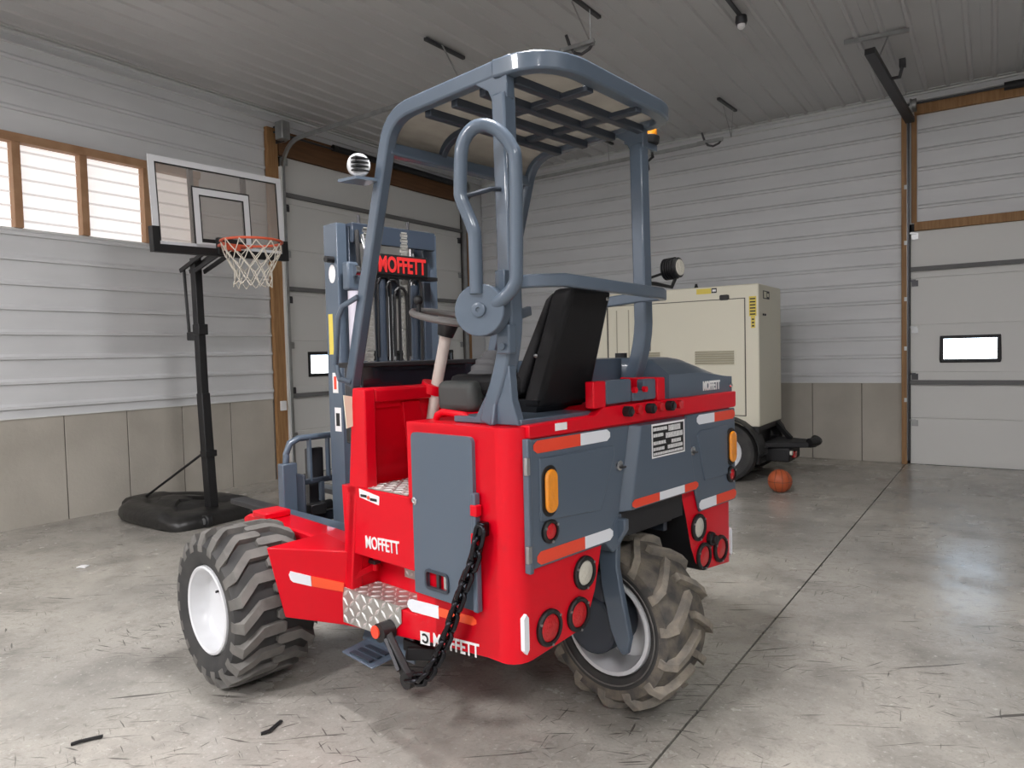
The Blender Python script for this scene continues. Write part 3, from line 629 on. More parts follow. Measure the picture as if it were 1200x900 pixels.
MB().box(0.645, 0.705, GY0 - 0.003, GY0, 2.135, 2.19).ob('black_label', BLACK, g, smooth=0)
MB().box(0.655, 0.695, GY0 - 0.005, GY0 - 0.003, 2.15, 2.175).ob('white_label', WHITE, g, smooth=0)
lb = MB().box(1.065, 1.145, GY0 - 0.003, GY0, 1.85, 2.07).box(1.085, 1.13, GY0 - 0.003, GY0, 1.72, 1.85).ob('warning_label', YELLOW, g, smooth=0)
for k in range(6): MB().box(1.075, 1.135, GY0 - 0.005, GY0 - 0.003, 1.865 + k * 0.034, 1.88 + k * 0.034).ob('print_line', BLACK, lb, smooth=0)
for k in range(3): MB().box(1.095, 1.12, GY0 - 0.005, GY0 - 0.003, 1.735 + k * 0.036, 1.752 + k * 0.036).ob('print_line', BLACK, lb, smooth=0)
em = MB().box(GX1, GX1 + 0.004, -0.32, -0.06, 2.05, 2.14).ob('end_badge', BLACK, g, smooth=0)
MB().prism([(-0.30, 2.06), (-0.19, 2.06), (-0.19, 2.13), (-0.30, 2.13)], 'x', GX1 + 0.004, GX1 + 0.006).prism([(-0.16, 2.075), (-0.09, 2.075), (-0.09, 2.115), (-0.16, 2.115)], 'x', GX1 + 0.004, GX1 + 0.006).ob('badge_print', CREAM, em, smooth=0)
for yy in (-0.33, -0.25): MB().cyl((GX1, yy, 1.87), (GX1 + 0.012, yy, 1.87), 0.012).ob('bolt', BLACK, g)
MB().cyl((0.36, -0.2, GZ1), (0.36, -0.2, GZ1 + 0.07), 0.03, 0.012).ob('lifting_eye', BLACK, g)
# trailer: tank base, open end box, wheel, fender, end deck
MB().box(GX0 - 0.1, 0.78, GY0 + 0.10, GY1 - 0.05, 0.28, 0.62).ob('tank', BLACK, g, bev=0.01)
MB().box(0.78, 1.05, GY0 + 0.02, GY1, 0.30, 0.62).ob('end_box', BLACK, g, bev=0.01)
ef = MB().box(1.05, 1.16, GY0, GY0 + 0.07, 0.20, 0.62).box(1.05, 1.16, GY1 - 0.07, GY1, 0.20, 0.62).box(1.05, 1.16, GY0 + 0.07, GY1 - 0.07, 0.56, 0.62).box(1.05, 1.16, GY0 + 0.07, GY1 - 0.07, 0.20, 0.27).ob('end_frame', BLACK, g, bev=0.006)
MB().box(GX0 - 0.1, 1.16, GY0, GY0 + 0.09, 0.33, 0.43).box(GX0 - 0.1, 1.16, GY1 - 0.09, GY1, 0.33, 0.43).ob('chassis_rail', BLACK, g, bev=0.005)
for (x_, y_) in ((0.81, -0.52), (0.81, 0.52)):
    ty = MB().lathe([(-0.10, 0.18), (-0.115, 0.22), (-0.115, 0.29), (-0.09, 0.325), (-0.03, 0.335), (0.03, 0.335), (0.09, 0.325), (0.115, 0.29), (0.115, 0.22), (0.10, 0.18)], (x_, y_, 0.335), (0, 1, 0), n=40).ob('tire', RUBBER, g)
    s = -1 if y_ < 0 else 1
    MB().lathe([(0.10, 0.195), (0.112, 0.19), (0.10, 0.165), (0.06, 0.15), (0.075, 0.07), (0.11, 0.05), (0.11, 0.0)], (x_, y_, 0.335), (0, s, 0), n=28).ob('rim', WHITEP, ty)
    fp = [(x_ + 0.40 * math.cos(rad(a)), 0.335 + 0.40 * math.sin(rad(a))) for a in range(0, 181, 15)]; fp += [(x_ + 0.385 * math.cos(rad(a)), 0.335 + 0.385 * math.sin(rad(a))) for a in range(180, -1, -15)]
    MB().prism(fp, 'y', y_ - 0.14, y_ + 0.13).ob('fender', BLACK, g)
MB().cyl((0.81, -0.45, 0.335), (0.81, 0.45, 0.335), 0.04).ob('axle', BLACK, g)
dk = MB().prism([(1.14, -0.30), (1.62, -0.08), (1.66, 0.0), (1.62, 0.22), (1.14, 0.40)], 'z', 0.36, 0.42).ob('end_deck', VOID, g, bev=0.012)
MB().tube([(1.60, -0.10, 0.42), (1.66, -0.02, 0.425), (1.66, 0.06, 0.425), (1.60, 0.24, 0.42)], 0.05).ob('coupler', BLACK, g)
MB().bar([(1.14, 0.30, 0.86 - 0.26), (1.34, 0.20, 0.42)], 0.04, 0.05).ob('strut', BLACK, g)
MB().box(1.14, 1.42, -0.22, 0.30, 0.20, 0.36).ob('tool_tray', VOID, g, bev=0.02)
MB().prism(rrect(-0.12, 0.0, 0.24, 0.31, 0.02), 'x', 1.42, 1.45).ob('tail_lamp', REDLENS, g)
MB().prism(rrect(-0.22, -0.15, 0.28, 0.33, 0.02), 'x', 1.42, 1.445).ob('marker_lamp', CLEARLENS, g)
bt = MB()
for k in range(5): bt.tube([(0.95 + 0.02 * k, GY0 - 0.02 - 0.012 * k, 0.30 + 0.03 * k), (1.08, GY0 - 0.05, 0.24 + 0.04 * k), (1.22, GY0 + 0.1, 0.33 + 0.015 * k)], 0.014, n=7)
bt.ob('cable_bundle', BLACK, g)

# ================================================================ BITS ON THE FLOOR
def scrap(label, x_, y_, pts, w_, m=BLACK, name='rubber_scrap', cat='scrap'):
    t = MB().bar([(a, b_, 0.006 + 0.004 * (i % 2)) for i, (a, b_) in enumerate(pts)], w_, 0.008).ob(name, m, None, loc=(x_, y_, 0)); t['label'] = label; t['category'] = cat
    t['group'] = 'scraps lying on the floor'
    return t
# ================================================================ THE FORKLIFT
# local axes: x to its right, y forward (towards the forks), z up; origin on the floor under the rear wheel
T = thing('forklift', 'red and slate grey truck-mounted forklift with open cab parked on the concrete floor', 'forklift', (-1.3077, 2.7383, 0), rad(81))
HALF = 0.80; VR = -0.12

def plan(x0, x1, y0, y1, rl=0.0, rr=0.0, n=5):
    """outline in plan with rounded rear corners"""
    p = []
    p += arc((x0 + rl, y0 + rl), rl, 180, 270, n) if rl else [(x0, y0)]
    p += arc((x1 - rr, y0 + rr), rr, 270, 360, n) if rr else [(x1, y0)]
    return p + [(x1, y1), (x0, y1)]
MB().prism(plan(-HALF, HALF, VR, 0.44, 0.075, 0.05), 'z', 0.84, 1.25).ob('body', RED, T)
# rear pods either side of the wheel: bottoms rise towards the wheel arch
def pod(sgn):
    rings = []
    outer = HALF; zb = lambda u: 0.44 + 0.03 * (HALF - abs(u)) / 0.32
    lev = [(0.842, 0.29), (0.74, 0.325), (0.60, 0.365), (0.52, 0.405), (None, 0.455)]
    for z, inn in lev:
        pts = [(-inn, 0.30), (-inn, VR)] + [(-HALF + 0.075 + 0.075 * math.cos(rad(a)), VR + 0.075 + 0.075 * math.sin(rad(a))) for a in (270, 252, 234, 216, 198, 180)] + [(-HALF, 0.30)]
        rings.append([(u * sgn, v, (zb(u) if z is None else z)) for u, v in pts])
    n = len(rings[0]); vs = [p for r in rings for p in r]
    fs = [(i * n + j, i * n + (j + 1) % n, (i + 1) * n + (j + 1) % n, (i + 1) * n + j) for i in range(len(rings) - 1) for j in range(n)]
    fs += [tuple(range(n)), tuple(range((len(rings) - 1) * n, len(rings) * n))]
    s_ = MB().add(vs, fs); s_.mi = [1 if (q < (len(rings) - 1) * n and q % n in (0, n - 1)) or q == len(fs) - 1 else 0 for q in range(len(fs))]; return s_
pod(1).ob('rear_pod', [RED, VOID], T)  # inner faces and underside black: wheel arch shade as colour
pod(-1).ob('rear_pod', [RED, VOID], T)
# top band of the rear and the uprights round the cover plates
MB().prism([(-0.735, 1.212), (0.79, 1.212), (0.80, 1.22), (0.80, 1.288), (-0.31, 1.288), (-0.36, 1.262), (-0.735, 1.256)], 'y', VR - 0.016, 0.10).ob('rear_band', RED, T, bev=0.004)
MB().box(-0.365, -0.285, VR - 0.012, VR + 0.03, 1.285, 1.388).ob('bulkhead', RED, T, bev=0.006)
MB().box(0.085, 0.145, VR - 0.012, 0.06, 1.285, 1.385).ob('bulkhead', RED, T, bev=0.006)
MB().prism(rrect(-0.275, -0.105, 1.296, 1.388, 0.012), 'y', VR - 0.006, VR + 0.03).ob('cover_plate', GREY, T, bev=0.003)
MB().prism(rrect(-0.10, -0.015, 1.296, 1.338, 0.010), 'y', VR - 0.010, VR + 0.02).ob('notch_plate', GREY, T, bev=0.003)
MB().prism(rrect(-0.010, 0.082, 1.296, 1.382, 0.012), 'y', VR - 0.004, VR + 0.03).ob('cover_plate', GREY, T, bev=0.003)
MB().box(-0.735, -0.33, -0.10, 0.24, 1.252, 1.275).ob('deck_plate', GREY, T, bev=0.004)
MB().box(-0.30, 0.78, 0.44, 0.95, 0.62, 1.28).ob('engine_bay', RED, T, bev=0.004)
# row of three small lamps on the band
for i, u in enumerate((-0.165, 0.0, 0.155)):
    lp = MB().cyl((u, VR - 0.016, 1.262), (u, VR - 0.045, 1.262), 0.021, n=16).ob('light_socket', BLACK, T)
    MB().cyl((u + 0.085, VR - 0.016, 1.262), (u + 0.085, VR - 0.034, 1.262), 0.018, n=16).ob('red_reflector', REDLENS, T)
    MB().cyl((u, VR - 0.05, 1.262), (u, VR - 0.053, 1.262), 0.012, n=12).ob('pin', DSTEEL, lp)
# rear doors
def door(poly, name='rear_door', y0=VR - 0.014):
    return MB().prism(poly, 'y', y0, VR).ob(name, GREY, T, bev=0.006)
dL = door([(-0.732, 0.762), (-0.30, 0.762), (-0.215, 0.86), (-0.135, 1.205), (-0.732, 1.207)])
dR = door([(0.43, 0.752), (0.792, 0.752), (0.792, 1.207), (0.31, 1.207), (0.39, 0.85)])
MB().prism([(-0.69, 0.92), (-0.34, 0.90), (-0.245, 1.10), (-0.25, 1.135), (-0.69, 1.14)], 'y', VR - 0.020, VR - 0.010).ob('pressing', GREY, dL, bev=0.010, seg=3)
MB().prism([(0.47, 0.89), (0.70, 0.89), (0.70, 1.13), (0.44, 1.13), (0.405, 1.11)], 'y', VR - 0.020, VR - 0.010).ob('pressing', GREY, dR, bev=0.010, seg=3)
for u, z in ((-0.217, 1.054), (0.355, 1.044)):
    q = MB().lathe([(0, 0), (0, 0.022), (0.010, 0.020), (0.012, 0.012), (0.012, 0)], (u, VR - 0.014, z), (0, -1, 0), n=18).ob('door_lock', CHROME, T)
    MB().box(u - 0.004, u + 0.030, VR - 0.032, VR - 0.024, z - 0.012, z - 0.004).ob('lock_cover', DSTEEL, q)
MB().box(-0.752, -0.732, VR - 0.022, VR + 0.004, 0.752, 1.212).ob('hinge_strip', GREY, T, bev=0.004)
for z in (1.12, 0.82): MB().box(-0.762, -0.742, VR - 0.024, VR - 0.010, z - 0.03, z + 0.03).ob('hinge', STEEL, T, bev=0.003)
# raised centre panel with sloping edges
b = MB(); o_ = [(-0.21, 0.862), (0.375, 0.862), (0.305, 1.205), (-0.125, 1.205)]; i_ = [(-0.175, 0.872), (0.34, 0.872), (0.272, 1.200), (-0.095, 1.200)]
vs = [(u, VR, z) for u, z in o_] + [(u, VR - 0.045, z) for u, z in i_]
b.add(vs, [(0, 1, 2, 3), (4, 7, 6, 5), (0, 4, 5, 1), (1, 5, 6, 2), (2, 6, 7, 3), (3, 7, 4, 0)]).ob('centre_panel', GREY, T, bev=0.006, seg=3)
# instruction plate with print
VP = VR - 0.047
pl = MB().box(-0.025, 0.238, VP, VP + 0.003, 1.058, 1.198).ob('data_plate', BLACK, T, label='black plate with white print and border', smooth=0)
f = MB()
for q in ((-0.025, 0.238, 1.190, 1.198), (-0.025, 0.238, 1.058, 1.064), (-0.025, -0.018, 1.064, 1.19), (0.231, 0.238, 1.064, 1.19)): f.box(q[0], q[1], VP - 0.0015, VP, q[2], q[3])
f.ob('plate_border', WHITE, pl, smooth=0)
def plate_line(u0, u1, z0, h, seed):
    """print far too small to read in the photograph: rows of letter-sized ticks"""
    r = random.Random(seed); u = u0; m = MB()
    while u < u1 - 0.004:
        w_ = r.choice((0.0035, 0.005, 0.006)); m.box(u, min(u + w_, u1), VP - 0.0015, VP, z0, z0 + h)
        if r.random() < 0.55: m.box(u, min(u + w_ + 0.003, u1), VP - 0.0015, VP, z0 + h * r.choice((0.0, 0.4, 0.75)), z0 + h * r.choice((0.2, 0.55, 1.0)))
        u += w_ + 0.0042
    m.ob('print_line', WHITE, pl, smooth=0)
for i, (a, c_, z, h_) in enumerate(((-0.012, 0.095, 1.168, 0.014), (0.108, 0.205, 1.160, 0.024), (-0.012, 0.068, 1.143, 0.014), (0.085, 0.222, 1.132, 0.022), (-0.012, 0.085, 1.111, 0.014), (0.13, 0.205, 1.108, 0.015), (-0.012, 0.07, 1.087, 0.013), (0.10, 0.222, 1.086, 0.016), (-0.012, 0.222, 1.068, 0.011))): plate_line(a, c_, z, h_, i)
# reflective tapes: one rounded end, one pointed end
def tape(u0, u1, z0, h, us, red_first, slope=0.0, y_=VR - 0.0145, pt='both'):
    zz = lambda u: z0 + slope * (u - u0)
    def piece(a, b_, m, lend, rend, nm):
        p = [(a + (0.02 if lend else 0), zz(a)), (b_ - (0.02 if rend else 0), zz(b_))]
        if rend: p += [(b_, zz(b_) + h * 0.3), (b_, zz(b_) + h * 0.7)]
        p += [(b_ - (0.02 if rend else 0), zz(b_) + h), (a + (0.02 if lend else 0), zz(a) + h)]
        if lend: p += [(a, zz(a) + h * 0.7), (a, zz(a) + h * 0.3)]
        return MB().prism(p, 'y', y_ - 0.0015, y_).ob(nm, m, T, smooth=0)
    ps = [u0] + us + [u1]; red = red_first
    for i in range(len(ps) - 1):
        piece(ps[i], ps[i + 1], TAPER if red else TAPEW, i == 0, i == len(ps) - 2, 'red_reflective_tape' if red else 'white_reflective_tape'); red = not red
tape(-0.715, -0.270, 1.158, 0.044, [-0.455], True)
tape(-0.708, -0.262, 0.772, 0.046, [-0.440], True, y_=VR - 0.0145)
tape(-0.172, 0.355, 0.878, 0.034, [0.03, 0.235], True, y_=VP + 0.001)
tape(0.408, 0.786, 1.156, 0.044, [0.575], False)
tape(0.420, 0.792, 0.760, 0.046, [0.585], False)
for u in (-0.757, 0.757): MB().prism([(u - 0.012, 0.49), (u, 0.475), (u + 0.012, 0.49), (u + 0.012, 0.60), (u, 0.615), (u - 0.012, 0.60)], 'y', VR - 0.0035, VR + 0.06).ob('white_reflective_tape', TAPEW, T, smooth=0)
MB().box(-0.60, -0.535, VR - 0.0185, VR, 1.226, 1.252).ob('data_label', WHITE, T, smooth=0)
# lamps
def lamp(u, z, r, m, name, y0=VR, ring=0.016):
    a = MB().lathe([(0, 0), (0, r), (0.010, r), (0.016, r - 0.006), (0.014, r - ring), (0.004, r - ring), (0.004, 0)], (u, y0, z), (0, -1, 0), n=26).ob(name, BLACK, T)
    MB().lathe([(0.004, 0), (0.008, r - ring - 0.001), (0.013, (r - ring) * 0.75), (0.015, 0)], (u, y0, z), (0, -1, 0), n=24).ob('lens', m, a)
    for k in range(3): MB().cyl((u + (r - 0.006) * math.cos(0.6 + k * 2.1), y0 - 0.014, z + (r - 0.006) * math.sin(0.6 + k * 2.1)), (u + (r - 0.006) * math.cos(0.6 + k * 2.1), y0 - 0.018, z + (r - 0.006) * math.sin(0.6 + k * 2.1)), 0.005, n=8).ob('screw', STEEL, a)
    return a
for s in (-1, 1):
    lamp(0.430 * s if s > 0 else -0.432, 0.680, 0.063, CLEARLENS, 'reversing_lamp')
    lamp(0.640 * s, 0.535, 0.066, REDLENS, 'tail_lamp')
    lamp(0.475 * s, 0.535, 0.064, REDLENS, 'brake_lamp')
    lamp(0.641 * s, 0.880, 0.042, REDLENS, 'side_lamp', VR - 0.014, 0.012) if s < 0 else lamp(0.735, 0.885, 0.040, REDLENS, 'side_lamp', VR - 0.014, 0.012)
    uu = -0.640 if s < 0 else 0.738
    a = MB().prism(rrect(uu - 0.044, uu + 0.044, 0.930, 1.112, 0.043, 6), 'y', VR - 0.022, VR - 0.014).ob('turn_signal', BLACK, T, bev=0.003)
    MB().prism(rrect(uu - 0.032, uu + 0.032, 0.945, 1.098, 0.031, 6), 'y', VR - 0.036, VR - 0.020).ob('amber_lens', AMBER, a, bev=0.010, seg=3)
MB().lathe([(0, 0), (0, 0.034), (0.02, 0.034), (0.022, 0.022), (0.04, 0.022), (0.042, 0.0)], (0.54, VR, 0.605), (0, -1, 0), n=8).ob('socket', BLACK, T, bev=0.003)

# ---- left side: column, door, sill
MB().prism([(-0.04, 0.445), (0.07, 0.432), (0.30, 0.412), (0.412, 0.398), (0.412, 1.235), (0.40, 1.245), (-0.04, 1.245)], 'x', -HALF, -0.45).ob('side_column', RED, T, bev=0.006)
b = MB().prism([(0.40, 0.398), (0.92, 0.332), (1.0, 0.328), (1.0, 0.50), (0.40, 0.50)], 'x', -HALF, -0.70); b.ob('sill', RED, T, bev=0.006)
# side door with its recessed grip opening (a frame of four pieces round the hole)
DX = -HALF
outer = rrect(0.062, 0.398, 0.598, 1.213, 0.022)
b = MB(); hole = rrect(0.205, 0.328, 0.632, 0.697, 0.014)
hz0, hz1, hy0, hy1 = 0.632, 0.697, 0.205, 0.328
b.prism([(0.062, 0.598), (0.398, 0.598), (0.398, hz0), (0.062, hz0)], 'x', DX - 0.016, DX)
b.prism([(0.062, hz0), (hy0, hz0), (hy0, hz1), (0.062, hz1)], 'x', DX - 0.016, DX)
b.prism([(hy1, hz0), (0.398, hz0), (0.398, hz1), (hy1, hz1)], 'x', DX - 0.016, DX)
b.prism([(0.062, hz1), (0.398, hz1)] + arc((0.376, 1.191), 0.022, 0, 90, 4) + arc((0.084, 1.191), 0.022, 90, 180, 4), 'x', DX - 0.016, DX)
sd = b.ob('side_door', GREY, T)
MB().sweep([(DX - 0.016, a, c_) for a, c_ in hole], [(-0.005, -0.006), (0.005, -0.006), (0.005, 0.006), (-0.005, 0.006)], up=(1, 0, 0), closed=True).ob('grip_frame', DGREY, sd)
MB().box(DX - 0.012, DX - 0.001, 0.262, 0.276, 0.632, 0.697).ob('grip_bar', DSTEEL, sd)
MB().box(DX - 0.012, DX - 0.001, 0.22, 0.235, 0.640, 0.69).ob('grip_bar', CHROME, sd)
MB().box(DX - 0.030, DX - 0.004, 0.040, 0.062, 0.60, 1.02).ob('door_edge', GREY, sd, bev=0.004)
MB().lathe([(0, 0), (0, 0.015), (0.004, 0.015), (0.006, 0.008), (0.002, 0)], (DX - 0.016, 0.385, 0.950), (-1, 0, 0), n=16).ob('latch', CHROME, sd)
for z in (0.96, 0.86): MB().box(DX - 0.034, DX - 0.006, 0.030, 0.062, z - 0.02, z + 0.02).ob('door_hinge', RED, T, bev=0.004)
# tapes and lettering along the sill
def side_poly(pts, name, m, x_=DX - 0.0015): return MB().prism(pts, 'x', x_, x_ + 0.0016).ob(name, m, T, smooth=0)
side_poly([(0.282, 0.515), (0.440, 0.506), (0.462, 0.516), (0.470, 0.528), (0.462, 0.546), (0.440, 0.555), (0.282, 0.564)], 'white_reflective_tape', TAPEW)
side_poly([(0.095, 0.536), (0.282, 0.525), (0.282, 0.558), (0.095, 0.568), (0.078, 0.558), (0.078, 0.546)], 'orange_reflective_tape', TAPEO)
eb = side_poly([(0.338, 0.397), (0.394, 0.391), (0.394, 0.441), (0.338, 0.447)], 'emblem', WHITE)
MB().sweep([(DX - 0.003, 0.366 + 0.017 * math.cos(rad(a)), 0.419 + 0.015 * math.sin(rad(a))) for a in range(40, 330, 20)], [(-0.004, -0.0008), (0.004, -0.0008), (0.004, 0.0008), (-0.004, 0.0008)], up=(1, 0, 0)).ob('emblem_mark', BLACK, eb)
lettering('lettering', 'MOFFETT', WHITE, T, (DX - 0.001, 0.316, 0.402), (0, -1, 0.09), (0, 0, 1), 0.250, 0.052, bold=0.02)
# step recess, foot plates
MB().prism([(-0.80, 0.955), (-0.80, 0.928), (-0.792, 0.665), (-0.655, 0.61), (-0.655, 0.33), (-0.40, 0.33), (-0.40, 0.955)], 'y', 0.40, 0.90).ob('step_riser', RED, T, bev=0.003)
lettering('lettering', 'MOFFETT', WHITE, T, (-0.7935, 0.742, 0.703), (0, -1, 0.05), (-0.03, 0, 1), 0.226, 0.054, 0.003, bold=0.015)
stk = MB().hexa([(-0.800, 0.770, 0.915), (-0.785, 0.770, 0.915), (-0.785, 0.636, 0.897), (-0.800, 0.636, 0.897), (-0.802, 0.770, 0.952), (-0.79, 0.770, 0.952), (-0.79, 0.63, 0.934), (-0.802, 0.63, 0.934)]).ob('sticker', WHITE, T, label='small white sticker with dark print and a red dot', smooth=0)
for a, c_ in ((0.757, 0.718), (0.690, 0.648)):
    MB().box(-0.8045, -0.802, c_, a, 0.920 - (0.757 - a) * 0.13, 0.930 - (0.757 - a) * 0.13).ob('print_line', BLACK, stk, smooth=0)
MB().cyl((-0.802, 0.704, 0.921), (-0.8045, 0.704, 0.921), 0.008, n=10).ob('red_dot', TAPER, stk)
def diamond(name, origin, ex, ey, nx, ny, size, keep=None, parent=T, poly=None, label=None):
    """tread plate: lozenges raised on a sheet; ex, ey span the sheet"""
    ex, ey, o = Vector(ex), Vector(ey), Vector(origin); nrm = ex.cross(ey).normalized()
    b = MB(); p = [o, o + ex, o + ex + ey, o + ey]
    if poly: p = [o + ex * a + ey * c_ for a, c_ in poly]
    n = len(p); b.add([q for q in p] + [q + nrm * 0.003 for q in p], [tuple(range(n))[::-1], tuple(range(n, 2 * n))] + [(i, (i + 1) % n, n + (i + 1) % n, n + i) for i in range(n)])
    pl_ = b.ob(name, DIAMOND, parent, smooth=0, label=label); lz = MB(); lx, ly = ex.normalized(), ey.normalized()
    for i in range(nx):
        for j in range(ny):
            a, c_ = (i + 0.5) / nx, (j + 0.5) / ny
            if keep and not keep(a, c_): continue
            c = o + ex * a + ey * c_ + nrm * 0.003; d = (lx + ly if (i + j) % 2 else lx - ly).normalized(); e_ = nrm.cross(d)
            lz.add([c - d * size, c + e_ * size * 0.36, c + d * size, c - e_ * size * 0.36, c + nrm * 0.004 - d * size * 0.5, c + nrm * 0.004 + d * size * 0.5], [(0, 3, 5, 4), (1, 4, 5, 2), (0, 4, 1), (3, 2, 5)])
    lz.ob('lozenge', DIAMLUG, pl_, smooth=0, kind='stuff')
diamond('step_plate', (-0.806, 0.495, 0.501), (0, 0.41, 0), (0.150, 0, 0), 9, 4, 0.024) if False else diamond('step_plate', (-0.656, 0.495, 0.502), (0, 0.41, 0), (-0.150, 0, 0), 9, 4, 0.022)
diamond('step_face', (-0.803, 0.915, 0.350), (0, -0.41, 0.012), (0, 0, 0.150), 9, 4, 0.024, keep=lambda a, c_: not (a > 0.72 and c_ < 0.55), poly=[(0, 0.0), (0.56, 0.02), (0.66, 0.35), (0.80, 0.42), (0.92, 0.36), (1, 0.55), (1, 1), (0, 1)])
diamond('floor_plate', (-0.36, 0.455, 0.957), (0, 0.30, 0), (-0.435, 0, 0), 9, 12, 0.020)
diamond('upper_tread', (-0.6585, 0.66, 0.565), (0, -0.20, 0), (-0.001, 0, 0.042), 6, 1, 0.018)
MB().prism([(0.86, 0.49), (0.935, 0.49), (0.90, 0.66), (0.855, 0.96), (0.80, 0.96)], 'x', -HALF, -0.60).ob('recess_wall', RED, T, bev=0.004)
MB().bar([(-0.785, 0.86, 0.560), (-0.66, 0.84, 0.590)], 0.03, 0.03).ob('gusset_rib', RED, T, bev=0.004)
ltc = MB().box(-0.715, -0.68, 0.80, 0.90, 0.600, 0.618).ob('latch_lever', DSTEEL, T, bev=0.004)
MB().cyl((-0.695, 0.82, 0.57), (-0.695, 0.82, 0.62), 0.012, n=10).ob('latch_pin', RED, ltc)

# ---- front cowl with the left pillar
MB().prism([(0.715, 0.955), (0.712, 1.31), (0.712, 1.365), (0.722, 1.372), (0.798, 1.372), (0.812, 1.25), (0.862, 0.80), (0.888, 0.60), (0.88, 0.49), (0.85, 0.49), (0.838, 0.62), (0.785, 0.955)], 'x', -HALF, -0.745).ob('cowl_pillar', RED, T, bev=0.006)
MB().prism([(0.712, 1.312), (0.712, 1.362), (0.722, 1.372), (0.80, 1.372), (0.80, 1.312)], 'x', -0.745, -0.285).ob('cowl_top', RED, T, bev=0.006)
MB().hexa([(-0.75, 0.80, 0.955), (-0.285, 0.80, 0.955), (-0.285, 0.83, 0.955), (-0.75, 0.83, 0.955), (-0.75, 0.745, 1.315), (-0.285, 0.745, 1.315), (-0.285, 0.79, 1.315), (-0.75, 0.79, 1.315)]).ob('cowl_wall', RED, T)
MB().hexa([(-0.53, 0.775, 1.02), (-0.42, 0.775, 1.02), (-0.42, 0.785, 1.02), (-0.53, 0.785, 1.02), (-0.585, 0.735, 1.305), (-0.49, 0.735, 1.305), (-0.49, 0.755, 1.305), (-0.585, 0.755, 1.305)]).ob('access_panel', RED, T, bev=0.003)
MB().box(-0.745, -0.60, 0.735, 0.745, 1.285, 1.312).ob('cowl_rail', RED, T)  # plain red rail below the cowl top
MB().box(-0.31, -0.285, 0.35, 0.80, 0.90, 1.22).ob('inner_wall', RED, T, bev=0.004)
MB().box(-0.64, 0.14, 0.96, 1.10, 1.10, 1.472).ob('front_screen', BLACKG, T, bev=0.01)
MB().box(-0.66, 0.16, 0.95, 1.11, 1.455, 1.478).ob('screen_cap', BLACK, T, bev=0.004)
pg = MB().prism([(-0.83, 1.205), (-0.79, 1.215), (-0.79, 1.335), (-0.84, 1.345)], 'y', 0.800, 0.806).ob('cream_plate', CREAM, T, smooth=0)
# floor pedal
pd = MB().hexa([(-0.56, 0.64, 0.985), (-0.47, 0.64, 0.985), (-0.47, 0.75, 1.07), (-0.56, 0.75, 1.07), (-0.56, 0.632, 0.998), (-0.47, 0.632, 0.998), (-0.47, 0.742, 1.083), (-0.56, 0.742, 1.083)]).ob('pedal', BLACK, T, bev=0.004)
for k in range(4): MB().cyl((-0.545 + 0.02 * k, 0.735, 1.083), (-0.545 + 0.02 * k, 0.730, 1.088), 0.005, n=8).ob('stud', STEEL, pd)
MB().box(-0.57, -0.46, 0.60, 0.66, 0.955, 0.985).ob('pedal_base', BLACK, T, bev=0.004)
MB().tube([(-0.70, 0.385, 1.245), (-0.70, 0.372, 1.270), (-0.70, 0.34, 1.283), (-0.70, 0.22, 1.275), (-0.70, 0.175, 1.245)], 0.013).ob('grab_bar', RED, T)

# ---- steering, console
MB().tube([(-0.43, 0.775, 1.02), (-0.415, 0.70, 1.38), (-0.405, 0.64, 1.60)], 0.026, n=16).ob('steering_column', COLUMN, T)
MB().cyl((-0.42, 0.735, 1.335), (-0.415, 0.72, 1.375), 0.055, n=18).ob('column_collar', RED, T)
MB().cyl((-0.408, 0.645, 1.585), (-0.40, 0.625, 1.655), 0.035, 0.05, n=18).ob('column_head', BLACK, T)
AX = Vector((0.02, -0.23, 0.97)).normalized(); CW = Vector((-0.40, 0.62, 1.665)); E1 = AX.cross(Vector((1, 0, 0))).normalized(); E2 = AX.cross(E1)
sw = MB().tube([CW + (E1 * math.cos(2 * PI * k / 36) + E2 * math.sin(2 * PI * k / 36)) * 0.165 for k in range(36)], 0.0155, n=10, closed=True).ob('steering_wheel', mat('grey_wheel_rim', (0.16, 0.155, 0.15), 0.4), T)
for k in range(3):
    a = 2 * PI * k / 3 + 0.5; MB().bar([CW - AX * 0.02, CW + (E1 * math.cos(a) + E2 * math.sin(a)) * 0.158], 0.025, 0.008, up=AX).ob('spoke', BLACK, sw)
kp = CW + (E1 * math.cos(2.3) + E2 * math.sin(2.3)) * 0.165
kp = CW + Vector((-0.10, 0.09, 0)) + Vector((0, 0, 0.03))
MB().cyl(kp, kp + Vector((0, 0, 0.035)), 0.010, n=10).ball(kp + Vector((0, 0, 0.05)), 0.022, 12).ob('steering_knob', BLACK, sw)
MB().box(-0.58, -0.36, 0.30, 0.52, 1.27, 1.395).ob('control_console', OLIVE, T, bev=0.03, seg=4)
MB().lathe([(0, 0.11), (0.02, 0.10), (0.03, 0.09), (0.05, 0.092), (0.065, 0.075), (0.08, 0.077), (0.10, 0.055), (0.125, 0.045), (0.135, 0.0)], (-0.375, 0.40, 1.385), (0.25, 0, 1), n=22).ob('lever_boot', BOOT, T)

